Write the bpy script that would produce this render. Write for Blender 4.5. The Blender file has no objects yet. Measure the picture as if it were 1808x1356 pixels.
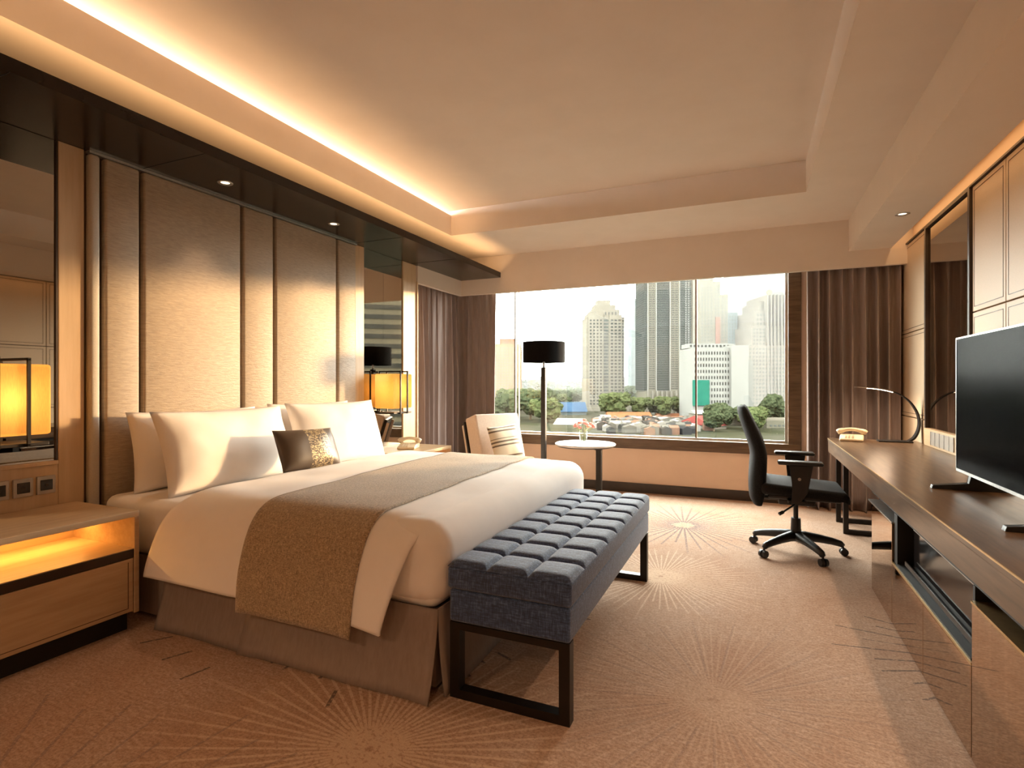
import bpy, bmesh, math, random
from mathutils import Vector, Matrix, noise

# ------------------------------------------------------------------ camera
FPX, CXP, CYP = 968.6, 904.0, 676.2          # focal length and principal point in 1808x1356 pixels
TH = math.atan((1328.2 - 904.0) / FPX)       # camera turned left of the room's long axis
EYE = 1.2
scene = bpy.context.scene
C = scene.collection
cam_d = bpy.data.cameras.new('camera')
cam_d.sensor_width = 36.0
cam_d.lens = FPX / 1808.0 * 36.0
cam_d.shift_y = (CYP - 678.0) / 1808.0
cam_d.clip_start = 0.05
cam_d.clip_end = 8000.0
cam = bpy.data.objects.new('camera', cam_d)
cam.location = (0, 0, EYE)
cam.rotation_euler = (math.pi / 2, 0, TH)
C.objects.link(cam)
scene.camera = cam

# ------------------------------------------------------------------ world, exposure
world = bpy.data.worlds.new('overcast_sky')
scene.world = world
world.use_nodes = True
bg = world.node_tree.nodes['Background']
bg.inputs['Color'].default_value = (1.0, 0.955, 0.91, 1)
bg.inputs['Strength'].default_value = 18.0
vs = scene.view_settings
vs.view_transform = 'Standard'
vs.look = 'None'
vs.gamma = 1.0
vs.use_curve_mapping = False
vs.exposure = 0.66
scene.cycles.use_denoising = True
scene.cycles.max_bounces = 10
scene.cycles.diffuse_bounces = 6
scene.cycles.sample_clamp_indirect = 4.0

WARM = (1.0, 0.585, 0.26)
WARM2 = (1.0, 0.68, 0.43)


def lamp(kind, name, loc, power, color=WARM, rot=(0, 0, 0), **kw):
    d = bpy.data.lights.new(name, kind)
    d.energy = power
    d.color = color
    for k, v in kw.items():
        setattr(d, k, v)
    o = bpy.data.objects.new(name, d)
    o.location = loc
    o.rotation_euler = rot
    C.objects.link(o)
    return o


# low hazy sun to the right of the view, shining in under the window bulkhead
_d = Vector((-0.63, -1.0, -0.118)).normalized()
_s = lamp('SUN', 'low_hazy_sun', (20, 40, 8), 5.2, (1.0, 0.56, 0.26), angle=math.radians(3.0))
_s.rotation_euler = _d.to_track_quat('-Z', 'Y').to_euler()

# sky light sampling through the window opening (a portal gives off no light of its own)
_p = lamp('AREA', 'window_portal', (-1.3, 6.2, 1.45), 1.0, (1, 1, 1), (-math.pi / 2, 0, 0), shape='RECTANGLE', size=3.4, size_y=1.9)
_p.data.cycles.is_portal = True

# ------------------------------------------------------------------ helpers
PI = math.pi
R3 = random.Random(7)
WLOC = {}


def F2(u, depth):
    """ground point seen in column u at a given distance along the view axis"""
    s = (u - CXP) / FPX * depth
    return (-math.sin(TH) * depth + math.cos(TH) * s, math.cos(TH) * depth + math.sin(TH) * s)


def ZV(v, depth):
    return EYE + (CYP - v) / FPX * depth


def box(bm, x0, x1, y0, y1, z0, z1, bev=0.0, seg=2):
    vs_ = bmesh.ops.create_cube(bm, size=1.0)['verts']
    m = Matrix.Translation(((x0 + x1) / 2, (y0 + y1) / 2, (z0 + z1) / 2)) @ Matrix.Diagonal((abs(x1 - x0), abs(y1 - y0), abs(z1 - z0), 1))
    bmesh.ops.transform(bm, matrix=m, verts=vs_)
    if bev > 0:
        es = list({e for v in vs_ for e in v.link_edges})
        r = bmesh.ops.bevel(bm, geom=es, offset=bev, segments=seg, profile=0.5, affect='EDGES')
        return r['verts']
    return vs_


def cyl(bm, p0, p1, r0, r1=None, seg=20, caps=True):
    r1 = r0 if r1 is None else r1
    p0, p1 = Vector(p0), Vector(p1)
    d = p1 - p0
    q = Vector((0, 0, 1)).rotation_difference(d.normalized()).to_matrix().to_4x4()
    m = Matrix.Translation((p0 + p1) / 2) @ q
    return bmesh.ops.create_cone(bm, cap_ends=caps, segments=seg, radius1=r0, radius2=r1, depth=d.length, matrix=m)['verts']


def tube(bm, pts, rad, seg=10, closed=False):
    pts = [Vector(p) for p in pts]
    n = len(pts)
    rings = []
    up = None
    for i, p in enumerate(pts):
        if closed:
            t = pts[(i + 1) % n] - pts[i - 1]
        else:
            t = pts[min(i + 1, n - 1)] - pts[max(i - 1, 0)]
        t.normalize()
        if up is None:
            up = Vector((0, 0, 1)) if abs(t.z) < 0.9 else Vector((1, 0, 0))
        a = t.cross(up).normalized()
        b = a.cross(t).normalized()
        up = b
        r = rad[i] if isinstance(rad, (list, tuple)) else rad
        rings.append([bm.verts.new(p + a * (r * math.cos(k * 2 * PI / seg)) + b * (r * math.sin(k * 2 * PI / seg))) for k in range(seg)])
    for i in range(n if closed else n - 1):
        A, B = rings[i], rings[(i + 1) % n]
        for k in range(seg):
            bm.faces.new((A[k], A[(k + 1) % seg], B[(k + 1) % seg], B[k]))
    if not closed:
        bm.faces.new(rings[0][::-1])
        bm.faces.new(rings[-1])


def lathe(bm, prof, c=(0, 0, 0), seg=32):
    """prof: (r, z) from bottom to top"""
    rings = []
    for r, z in prof:
        if r < 1e-6:
            rings.append([bm.verts.new((c[0], c[1], c[2] + z))])
        else:
            rings.append([bm.verts.new((c[0] + r * math.cos(k * 2 * PI / seg), c[1] + r * math.sin(k * 2 * PI / seg), c[2] + z)) for k in range(seg)])
    for A, B in zip(rings, rings[1:]):
        for k in range(seg):
            a0, a1 = A[k % len(A)], A[(k + 1) % len(A)]
            b0, b1 = B[k % len(B)], B[(k + 1) % len(B)]
            f = []
            for w in (a0, a1, b1, b0):
                if w not in f:
                    f.append(w)
            if len(f) > 2:
                bm.faces.new(f)


def prism(bm, outline, axis, a0, a1, bev=0.0):
    """extrude a 2-D outline along an axis: axis 'y' -> outline is (x, z)"""
    def mk(p, a):
        if axis == 'y':
            return (p[0], a, p[1])
        if axis == 'x':
            return (a, p[0], p[1])
        return (p[0], p[1], a)
    A = [bm.verts.new(mk(p, a0)) for p in outline]
    B = [bm.verts.new(mk(p, a1)) for p in outline]
    n = len(outline)
    fs = [bm.faces.new(A[::-1]), bm.faces.new(B)]
    for i in range(n):
        fs.append(bm.faces.new((A[i], A[(i + 1) % n], B[(i + 1) % n], B[i])))
    if bev > 0:
        es = list({e for f in fs for e in f.edges})
        bmesh.ops.bevel(bm, geom=es, offset=bev, segments=2, profile=0.5, affect='EDGES')


def grid(bm, fn, nu, nv):
    V = [[bm.verts.new(fn(i / nu, j / nv)) for j in range(nv + 1)] for i in range(nu + 1)]
    for i in range(nu):
        for j in range(nv):
            bm.faces.new((V[i][j], V[i + 1][j], V[i + 1][j + 1], V[i][j + 1]))
    return V


def finish(bm, name, smooth=False):
    bmesh.ops.recalc_face_normals(bm, faces=bm.faces)
    me = bpy.data.meshes.new(name)
    bm.to_mesh(me)
    bm.free()
    if smooth:
        for p in me.polygons:
            p.use_smooth = True
    return me


def obj(name, bm, mat, parent=None, smooth=False, local=False, solid=0.0, auto=None):
    """link a bmesh as ONE object; coordinates are world unless local=True"""
    if parent is not None and not local:
        off = WLOC.get(parent.name, Vector((0, 0, 0)))
        bmesh.ops.translate(bm, vec=-off, verts=bm.verts)
    me = finish(bm, name, smooth or auto is not None)
    if mat is not None:
        me.materials.append(mat)
    o = bpy.data.objects.new(name, me)
    C.objects.link(o)
    if auto is not None:
        me.set_sharp_from_angle(angle=math.radians(auto))
    if solid:
        md = o.modifiers.new('thickness', 'SOLIDIFY')
        md.thickness = solid
        md.offset = 0
    if parent is not None:
        o.parent = parent
        WLOC[o.name] = WLOC.get(parent.name, Vector((0, 0, 0)))
    else:
        WLOC[o.name] = Vector((0, 0, 0))
    return o


def thing(name, label, cat, loc=(0, 0, 0), rotz=0.0, group=None):
    o = bpy.data.objects.new(name, None)
    o.empty_display_size = 0.1
    o.location = loc
    o.rotation_euler = (0, 0, rotz)
    C.objects.link(o)
    o['label'] = label
    o['category'] = cat
    if group:
        o['group'] = group
    WLOC[o.name] = Vector(loc)
    return o


def tag(o, label, cat, group=None):
    o['label'] = label
    o['category'] = cat
    if group:
        o['group'] = group
    return o


def struct(name, bm, mat, parent=None, label=None, **kw):
    o = obj(name, bm, mat, parent, **kw)
    if parent is None:
        o['kind'] = 'structure'
        if label:
            o['label'] = label
    return o


def NB():
    return bmesh.new()


def boxes(*bs, bev=0.0, seg=2):
    bm = NB()
    for b in bs:
        box(bm, *b, bev=bev, seg=seg)
    return bm


def copy_part(src, parent, loc=None, name=None):
    o = src.copy()
    if name:
        o.name = name
    C.objects.link(o)
    o.parent = parent
    if loc is not None:
        o.location = loc
    return o


# ------------------------------------------------------------------ materials
class NT:
    def __init__(self, mat):
        self.t = mat.node_tree
        self.n = self.t.nodes
        self.bsdf = self.n['Principled BSDF']

    def node(self, typ, **kw):
        nd = self.n.new(typ)
        for k, v in kw.items():
            if k in ('operation', 'noise_dimensions', 'data_type', 'blend_type', 'wave_type', 'bands_direction', 'feature', 'interpolation_type', 'use_clamp', 'clamp', 'distance', 'voronoi_dimensions', 'wave_profile'):
                setattr(nd, k, v)
            else:
                self.inp(nd, k, v)
        return nd

    def inp(self, nd, k, v):
        s = nd.inputs[int(k[1:])] if (k[0] == 'i' and k[1:].isdigit()) else nd.inputs[k.replace('_', ' ')]
        if hasattr(v, 'is_linked') or isinstance(v, bpy.types.NodeSocket):
            self.t.links.new(v, s)
        elif isinstance(v, bpy.types.Node):
            self.t.links.new(v.outputs[0], s)
        else:
            s.default_value = v

    def math(self, op, a, b=0.0, c=None):
        nd = self.node('ShaderNodeMath', operation=op, i0=a, i1=b)
        if c is not None:
            self.inp(nd, 'i2', c)
        return nd.outputs[0]

    def coord(self, scale=(1, 1, 1), which='Object', loc=(0, 0, 0)):
        tc = self.n.new('ShaderNodeTexCoord')
        mp = self.n.new('ShaderNodeMapping')
        mp.inputs['Scale'].default_value = scale
        mp.inputs['Location'].default_value = loc
        self.t.links.new(tc.outputs[which], mp.inputs['Vector'])
        return mp.outputs[0]

    def noise(self, vec, scale=5.0, detail=4.0, rough=0.55, dist=0.0):
        nd = self.n.new('ShaderNodeTexNoise')
        nd.inputs['Scale'].default_value = scale
        nd.inputs['Detail'].default_value = detail
        nd.inputs['Roughness'].default_value = rough
        nd.inputs['Distortion'].default_value = dist
        self.t.links.new(vec, nd.inputs['Vector'])
        return nd.outputs['Fac']

    def ramp(self, fac, stops):
        nd = self.n.new('ShaderNodeValToRGB')
        e = nd.color_ramp.elements
        while len(e) < len(stops):
            e.new(0.5)
        for el, (p, c) in zip(e, stops):
            el.position = p
            el.color = (*c, 1) if len(c) == 3 else c
        self.t.links.new(fac, nd.inputs['Fac'])
        return nd.outputs['Color']

    def mix(self, fac, a, b):
        nd = self.n.new('ShaderNodeMix')
        nd.data_type = 'RGBA'
        for s, v in ((nd.inputs[0], fac), (nd.inputs[6], a), (nd.inputs[7], b)):
            if isinstance(v, bpy.types.NodeSocket):
                self.t.links.new(v, s)
            else:
                s.default_value = v if not isinstance(v, tuple) else (*v, 1)[:4]
        return nd.outputs[2]

    def bump(self, h, strength=0.3, dist=0.01):
        nd = self.n.new('ShaderNodeBump')
        nd.inputs['Strength'].default_value = strength
        nd.inputs['Distance'].default_value = dist
        self.t.links.new(h, nd.inputs['Height'])
        self.t.links.new(nd.outputs[0], self.bsdf.inputs['Normal'])

    def set(self, **kw):
        for k, v in kw.items():
            self.inp(self.bsdf, k, v)


def mat(name, color=(0.5, 0.5, 0.5), rough=0.5, metal=0.0, spec=0.5, emit=None, estr=0.0):
    m = bpy.data.materials.new(name)
    m.use_nodes = True
    t = NT(m)
    t.set(Base_Color=(*color, 1), Roughness=rough, Metallic=metal)
    t.bsdf.inputs['Specular IOR Level'].default_value = spec
    if emit:
        t.set(Emission_Color=(*emit, 1), Emission_Strength=estr)
    return m, t


def varied(name, c1, c2, scale=(1, 1, 1), nscale=5.0, detail=5.0, rough=0.6, bump=0.0, bdist=0.005, lo=0.35, hi=0.65, metal=0.0, spec=0.5, dist=0.0):
    m, t = mat(name, c1, rough, metal, spec)
    n = t.noise(t.coord(scale), nscale, detail, 0.6, dist)
    t.set(Base_Color=t.ramp(n, [(lo, c1), (hi, c2)]))
    if bump:
        t.bump(n, bump, bdist)
    return m


M = {}
M['paint'] = varied('ceiling_paint', (0.69, 0.60, 0.52), (0.72, 0.63, 0.55), nscale=3, rough=0.7)
M['peach'] = varied('peach_wall_paint', (0.74, 0.54, 0.40), (0.77, 0.57, 0.42), nscale=4, rough=0.6)
M['wall'] = varied('wall_paint', (0.60, 0.48, 0.36), (0.63, 0.50, 0.38), nscale=4, rough=0.7)
M['wood'] = varied('golden_veneer', (0.49, 0.355, 0.22), (0.55, 0.405, 0.26), scale=(9, 9, 0.7), nscale=4, rough=0.42, bump=0.05)
M['woodh'] = varied('golden_veneer_flat', (0.45, 0.31, 0.18), (0.53, 0.38, 0.23), scale=(9, 0.8, 9), nscale=4, rough=0.40, bump=0.05)
M['brownwood'] = varied('brown_window_wood', (0.075, 0.042, 0.02), (0.14, 0.085, 0.045), scale=(1, 9, 9), nscale=4, rough=0.42, bump=0.05)
M['base'] = varied('dark_skirting', (0.025, 0.014, 0.008), (0.04, 0.022, 0.012), nscale=6, rough=0.4)
M['lacquer'] = varied('black_lacquer', (0.012, 0.008, 0.005), (0.018, 0.012, 0.008), nscale=5, rough=0.22, spec=0.35)
M['desk'] = varied('walnut_desk', (0.060, 0.034, 0.018), (0.165, 0.098, 0.055), scale=(7, 0.55, 7), nscale=6, detail=7, rough=0.28, bump=0.04, lo=0.3, hi=0.7)
M['black'] = varied('black_plastic', (0.006, 0.006, 0.006), (0.010, 0.009, 0.009), nscale=20, rough=0.42)
M['blackmetal'] = varied('dark_bronze_metal', (0.009, 0.006, 0.0045), (0.015, 0.010, 0.007), nscale=15, rough=0.38, metal=0.3)
M['silver'] = varied('brushed_silver', (0.55, 0.54, 0.52), (0.65, 0.64, 0.62), nscale=30, rough=0.3, metal=0.9)
M['gold'] = varied('gold_edging', (0.60, 0.42, 0.20), (0.70, 0.50, 0.26), nscale=30, rough=0.3, metal=0.9)
M['mirror'], _t = mat('grey_mirror', (0.42, 0.37, 0.31), 0.015, 1.0)
M['bronze'], _t = mat('bronze_mirror', (0.50, 0.37, 0.26), 0.035, 1.0)
_n = _t.noise(_t.coord((1, 9, 0.6)), 5, 4)
_t.set(Base_Color=_t.ramp(_n, [(0.3, (0.47, 0.34, 0.235)), (0.7, (0.53, 0.395, 0.28))]))
M['greyframe'] = varied('grey_window_metal', (0.10, 0.10, 0.09), (0.13, 0.13, 0.12), nscale=20, rough=0.5)
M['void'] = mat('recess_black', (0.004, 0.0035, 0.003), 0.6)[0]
M['smoke'] = mat('smoked_glass', (0.012, 0.010, 0.010), 0.08, 0.0, 0.6)[0]
M['white'] = varied('white_linen', (0.88, 0.85, 0.82), (0.91, 0.88, 0.85), nscale=6, rough=0.85, bump=0.08, bdist=0.01)
M['skirt'] = varied('taupe_skirt', (0.24, 0.185, 0.155), (0.28, 0.22, 0.185), scale=(6, 6, 1), nscale=9, rough=0.85, bump=0.1)
M['marble'] = varied('white_marble', (0.82, 0.82, 0.80), (0.70, 0.70, 0.69), nscale=7, detail=8, rough=0.12, dist=1.2)
M['glasswhite'] = mat('white_plastic', (0.78, 0.70, 0.56), 0.35)[0]
M['phone'] = varied('cream_plastic', (0.74, 0.60, 0.40), (0.78, 0.64, 0.44), nscale=12, rough=0.35)
M['chairfab'] = varied('beige_upholstery', (0.66, 0.52, 0.42), (0.72, 0.58, 0.47), nscale=60, rough=0.8, bump=0.1)
M['switch'] = varied('silver_grey_plate', (0.36, 0.32, 0.28), (0.42, 0.38, 0.33), nscale=20, rough=0.35, metal=0.4)
M['tvscreen'], _t = mat('tv_glass', (0.003, 0.003, 0.0035), 0.18, 0.0, 0.5)
_t.set(IOR=1.035)

# curtain cloth
M['curtain'], _t = mat('mauve_curtain', (0.13, 0.09, 0.075), 0.8)
_n = _t.noise(_t.coord((40, 40, 1.2)), 5, 4)
_t.set(Base_Color=_t.ramp(_n, [(0.3, (0.25, 0.19, 0.172)), (0.7, (0.33, 0.26, 0.24))]), Sheen_Weight=0.25)

# headboard silk with small horizontal ripples
M['silk'], _t = mat('rippled_silk', (0.5, 0.42, 0.33), 0.45)
_v = _t.coord((1, 7, 46))
_n = _t.noise(_v, 2.6, 5, 0.65, 0.6)
_t.set(Base_Color=_t.ramp(_n, [(0.32, (0.34, 0.275, 0.205)), (0.68, (0.47, 0.385, 0.29))]), Sheen_Weight=0.2)
_t.bump(_n, 0.5, 0.006)

# wall panel leather-like covering
M['panel'], _t = mat('wall_panel_covering', (0.62, 0.47, 0.32), 0.5)
_n = _t.noise(_t.coord((30, 30, 30)), 6, 5)
_t.set(Base_Color=_t.ramp(_n, [(0.3, (0.60, 0.455, 0.31)), (0.7, (0.66, 0.505, 0.35))]))
M['inlay'] = mat('panel_groove', (0.08, 0.04, 0.018), 0.5)[0]
M['silverfabric'] = varied('silver_trim_fabric', (0.44, 0.40, 0.34), (0.52, 0.48, 0.41), scale=(20, 20, 60), nscale=8, rough=0.5, bump=0.2)
M['groove'] = mat('bronze_groove', (0.12, 0.085, 0.05), 0.35, 0.6)[0]

# runner: taupe woven chenille
M['runner'], _t = mat('woven_runner', (0.3, 0.24, 0.18), 0.75)
_v = _t.coord((1, 1, 1))
_a = _t.noise(_t.coord((160, 30, 30)), 3, 3)
_b = _t.noise(_t.coord((30, 160, 160)), 3, 3)
_s = _t.math('ADD', _a, _b)
_c = _t.ramp(_t.math('MULTIPLY', _s, 0.5), [(0.38, (0.16, 0.11, 0.065)), (0.5, (0.36, 0.265, 0.165)), (0.63, (0.62, 0.48, 0.30))])
_t.set(Base_Color=_c, Sheen_Weight=0.3)
_t.bump(_s, 0.45, 0.004)

# bench: blue-black chenille
M['denim'], _t = mat('blue_chenille', (0.06, 0.08, 0.12), 0.7)
_a = _t.noise(_t.coord((7, 26, 70)), 3.2, 6, 0.75)
_b = _t.noise(_t.coord((60, 40, 8)), 3.2, 6, 0.75)
_s = _t.math('MULTIPLY', _t.math('ADD', _a, _b), 0.5)
_t.set(Base_Color=_t.ramp(_s, [(0.36, (0.004, 0.010, 0.036)), (0.5, (0.024, 0.062, 0.165)), (0.64, (0.14, 0.22, 0.44))]), Sheen_Weight=0.35)
_t.bump(_s, 0.6, 0.004)

# small dark cushion with a gold-flecked band
M['cushion'], _t = mat('dark_cushion_satin', (0.05, 0.04, 0.03), 0.42)
_v = _t.coord((1, 1, 1))
_sx = _t.node('ShaderNodeSeparateXYZ', i0=_v)
_y = _sx.outputs[1]
_band = _t.math('MULTIPLY', _t.math('GREATER_THAN', _y, -0.035), _t.math('LESS_THAN', _y, 0.14))
_n = _t.noise(_t.coord((1, 0.55, 1)), 95, 2, 0.5, 1.5)
_f = _t.math('MULTIPLY', _band, _t.math('GREATER_THAN', _n, 0.52))
_t.set(Base_Color=_t.mix(_f, (0.075, 0.052, 0.035), (0.50, 0.40, 0.24)), Metallic=_t.math('MULTIPLY', _f, 0.5))

# striped cushion on the armchair
M['stripe'], _t = mat('striped_cushion', (0.6, 0.5, 0.4), 0.7)
_sx = _t.node('ShaderNodeSeparateXYZ', i0=_t.coord((1, 1, 1)))
_z = _sx.outputs[2]
_w = _t.math('FRACT', _t.math('MULTIPLY', _z, 27.0))
_in = _t.math('LESS_THAN', _w, 0.45)
_big = _t.math('LESS_THAN', _t.math('FRACT', _t.math('ADD', _t.math('MULTIPLY', _z, 6.2), 0.35)), 0.62)
_f = _t.math('MULTIPLY', _in, _big)
_t.set(Base_Color=_t.mix(_f, (0.66, 0.55, 0.40), (0.13, 0.085, 0.05)))

# lamp shades glow from the bulb inside: thin translucent cloth
def shade_mat(name, col, trans=0.75):
    m = bpy.data.materials.new(name)
    m.use_nodes = True
    t = m.node_tree
    n = t.nodes
    n.remove(n['Principled BSDF'])
    out = n['Material Output']
    d = n.new('ShaderNodeBsdfDiffuse')
    tr = n.new('ShaderNodeBsdfTranslucent')
    mx = n.new('ShaderNodeMixShader')
    tc = n.new('ShaderNodeTexCoord')
    mp = n.new('ShaderNodeMapping')
    mp.inputs['Scale'].default_value = (60, 60, 6)
    ns = n.new('ShaderNodeTexNoise')
    ns.inputs['Scale'].default_value = 6
    rp = n.new('ShaderNodeValToRGB')
    rp.color_ramp.elements[0].position = 0.3
    rp.color_ramp.elements[0].color = (*[c * 0.85 for c in col], 1)
    rp.color_ramp.elements[1].position = 0.7
    rp.color_ramp.elements[1].color = (*col, 1)
    L = t.links.new
    L(tc.outputs['Object'], mp.inputs[0]); L(mp.outputs[0], ns.inputs['Vector']); L(ns.outputs['Fac'], rp.inputs[0])
    L(rp.outputs[0], d.inputs[0]); L(rp.outputs[0], tr.inputs[0])
    mx.inputs[0].default_value = trans
    L(d.outputs[0], mx.inputs[1]); L(tr.outputs[0], mx.inputs[2]); L(mx.outputs[0], out.inputs[0])
    return m


M['shade'] = shade_mat('amber_lamp_cloth', (0.85, 0.56, 0.20))
M['blackshade'] = varied('black_shade_cloth', (0.0025, 0.002, 0.002), (0.005, 0.004, 0.004), nscale=80, rough=0.9, spec=0.1)


def glow(name, col, s):
    return mat(name, (0.8, 0.8, 0.8), 0.5, emit=col, estr=s)[0]


M['bulb'] = glow('lit_bulb', (1.0, 0.60, 0.25), 18)
M['spotlens'] = glow('downlight_lens', (1.0, 0.80, 0.55), 1.6)
M['ledlens'] = glow('led_lens', (1.0, 0.86, 0.66), 14)


def glass_mat(name, tint, gloss=0.03):
    m = bpy.data.materials.new(name)
    m.use_nodes = True
    t = m.node_tree
    n = t.nodes
    n.remove(n['Principled BSDF'])
    tr = n.new('ShaderNodeBsdfTransparent')
    tr.inputs[0].default_value = (*tint, 1)
    gl = n.new('ShaderNodeBsdfGlossy')
    gl.inputs['Roughness'].default_value = 0.0
    mx = n.new('ShaderNodeMixShader')
    L = t.links.new
    mx.inputs[0].default_value = gloss; L(tr.outputs[0], mx.inputs[1]); L(gl.outputs[0], mx.inputs[2])
    L(mx.outputs[0], n['Material Output'].inputs[0])
    return m


M['pane'] = glass_mat('window_glass', (0.93, 0.97, 0.95))
M['vase'] = glass_mat('vase_glass', (0.93, 0.95, 0.93), 0.12)

# carpet: mottled brown with sprays of thin spokes
M['carpet'], _t = mat('starburst_carpet', (0.4, 0.25, 0.16), 0.95, 0.0, 0.1)
_v = _t.coord((1, 1, 1))
_n1 = _t.noise(_t.coord((1, 1, 1)), 2.2, 5, 0.6, 0.4)
_n2 = _t.noise(_t.coord((9, 34, 1)), 2.4, 5, 0.75)
_n3 = _t.noise(_t.coord((1, 1, 1)), 95, 3, 0.75)
_base = _t.ramp(_n1, [(0.30, (0.44, 0.28, 0.195)), (0.5, (0.51, 0.36, 0.265)), (0.70, (0.54, 0.40, 0.315))])
_base = _t.mix(_t.ramp(_n2, [(0.42, (0, 0, 0)), (0.64, (0.75, 0.75, 0.75))]), _base, (0.34, 0.205, 0.135))
_base = _t.mix(_t.ramp(_n3, [(0.42, (0, 0, 0)), (0.60, (0.62, 0.62, 0.62))]), _base, (0.25, 0.155, 0.105))
_sx = _t.node('ShaderNodeSeparateXYZ', i0=_v)
_X, _Y = _sx.outputs[0], _sx.outputs[1]
_brk = _t.math('GREATER_THAN', _t.noise(_t.coord((1, 1, 1)), 60, 2), 0.42)


def burst(base, cx, cy, n, r0, r1, w, col, k, seed):
    dx = _t.math('SUBTRACT', _X, cx)
    dy = _t.math('SUBTRACT', _Y, cy)
    r = _t.math('SQRT', _t.math('ADD', _t.math('MULTIPLY', dx, dx), _t.math('MULTIPLY', dy, dy)))
    th = _t.math('ADD', _t.math('ARCTAN2', dy, dx), PI)
    idx = _t.math('ROUND', _t.math('MULTIPLY', th, n / (2 * PI)))
    off = _t.math('SUBTRACT', th, _t.math('MULTIPLY', idx, 2 * PI / n))
    d = _t.math('MULTIPLY', r, _t.math('ABSOLUTE', off))
    wn = _t.n.new('ShaderNodeTexWhiteNoise')
    wn.noise_dimensions = '1D'
    _t.t.links.new(_t.math('ADD', idx, seed), wn.inputs['W'])
    rv = wn.outputs['Value']
    hi = _t.math('MULTIPLY_ADD', rv, r1 * 0.45, r1 * 0.6)
    lo = _t.math('MULTIPLY_ADD', rv, r0 * 0.5, r0 * 0.75)
    m = _t.math('MULTIPLY', _t.math('LESS_THAN', d, w), _t.math('GREATER_THAN', r, lo))
    m = _t.math('MULTIPLY', m, _t.math('LESS_THAN', r, hi))
    m = _t.math('MULTIPLY', m, _t.math('MULTIPLY_ADD', _brk, 0.75, 0.25))
    fade = _t.math('SUBTRACT', 1.0, _t.math('POWER', _t.math('MULTIPLY', r, 1.0 / (r1 * 1.05)), 2.5))
    m = _t.math('MULTIPLY', m, _t.math('MAXIMUM', fade, 0.0 if r0 < 0.3 else 0.9))
    return _t.mix(_t.math('MULTIPLY', m, k), base, col)


LT, GY, DK = (0.64, 0.48, 0.35), (0.16, 0.125, 0.125), (0.08, 0.065, 0.065)
for a in ((-0.53, 4.83, 44, 0.09, 0.85, 0.0075, GY, 0.9, 1), (-0.52, 3.49, 70, 0.015, 0.70, 0.0045, LT, 0.75, 2),
          (-0.134, 2.21, 76, 0.02, 0.95, 0.004, LT, 0.24, 3), (-0.134, 2.21, 23, 0.2, 1.0, 0.005, GY, 0.24, 9),
          (-1.15, 1.46, 62, 0.015, 0.95, 0.0055, LT, 0.65, 4), (1.20, 3.02, 46, 0.36, 0.86, 0.0055, DK, 0.75, 5),
          (-1.89, 2.59, 60, 0.86, 1.15, 0.007, DK, 0.85, 6), (-1.75, 0.55, 34, 0.3, 1.0, 0.006, GY, 0.45, 7),
          (0.25, 0.9, 50, 0.05, 0.8, 0.005, LT, 0.4, 8), (-2.1, 4.5, 50, 0.05, 0.7, 0.006, LT, 0.6, 11)):
    _base = burst(_base, *a)
_t.set(Base_Color=_base)
_t.bump(_n3, 0.5, 0.006)

# ================================================================== the room
WX, EX = -3.25, 1.26          # headboard wall face, panelled wall face
YW, YF = 6.08, 5.86           # window wall face, bulkhead face
YB = -2.6                     # wall behind the camera
Z2, Z3 = 2.70, 2.95           # lower and upper ceiling

struct('floor', boxes((-3.8, 1.6, YB - 0.2, 6.3, -0.12, 0.0)), M['carpet'])
struct('wall_back', boxes((-3.8, 1.6, YB - 0.15, YB, 0, 3.1)), M['wall'])

wl = struct('wall_left', boxes((-3.45, -3.29, YB, 4.93, 0, 2.70), (-3.60, -3.45, 4.80, 6.3, 0, 2.70)), M['wall'])
# timber pilasters and the timber wainscot below the mirrors
for (a, b) in ((1.639, 1.758), (3.93, 4.052), (4.665, 4.90)):
    obj('pilaster', boxes((-3.29, WX, a, b, 0, 2.44), bev=0.004), M['wood'], wl)
obj('pilaster_edge', boxes((-3.285, WX + 0.015, 4.90, 4.915, 0, 2.27)), M['panel'], wl)
obj('wainscot', boxes((-3.29, WX, 0.2, 1.639, 0, 0.80), bev=0.003), M['wood'], wl)
obj('wainscot', boxes((-3.29, WX, 4.052, 4.665, 0, 0.583), bev=0.003), M['wood'], wl)
obj('mirror_ledge', boxes((-3.27, WX + 0.008, 0.2, 1.637, 0.786, 0.806), bev=0.003), M['wood'], wl)
obj('pilaster', boxes((-3.29, WX, YB, 0.2, 0, 2.44)), M['wood'], wl)

# panelled wall behind the desk
wr = struct('wall_right', boxes((1.30, 1.45, YB, 6.3, 0, 2.75)), M['wall'])
mats_y = [6.07, 5.285]
y = 4.295
cols = [(5.285, 6.07)]
while y > YB + 0.1:
    cols.append((max(y - 0.495, YB), y))
    y -= 0.495
rows = [(0.0, 0.905), (0.905, 1.64), (1.64, 2.425)]
for (a, b) in cols:
    for (z0, z1) in rows:
        g = 0.004
        pn = obj('wall_panel', boxes((1.26, 1.299, a + g, b - g, z0 + g, z1 - g), bev=0.002), M['panel'], wr)
        e = 0.032
        t_ = 0.004
        if z0 > 0:
            obj('inlay', boxes((1.2585, 1.262, a + e, b - e, z0 + e, z0 + e + t_), (1.2585, 1.262, a + e, b - e, z1 - e - t_, z1 - e),
                               (1.2585, 1.262, a + e, a + e + t_, z0 + e, z1 - e), (1.2585, 1.262, b - e - t_, b - e, z0 + e, z1 - e)), M['inlay'], pn)
obj('panel_backing', boxes((1.285, 1.30, YB, 6.075, 0, 2.425)), M['inlay'], wr)
obj('panel_cap', boxes((1.245, 1.30, YB, 6.075, 2.425, 2.437)), M['base'], wr)
obj('panel_edge', boxes((1.252, 1.30, 6.07, 6.08, 0, 2.437)), M['base'], wr)

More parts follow.
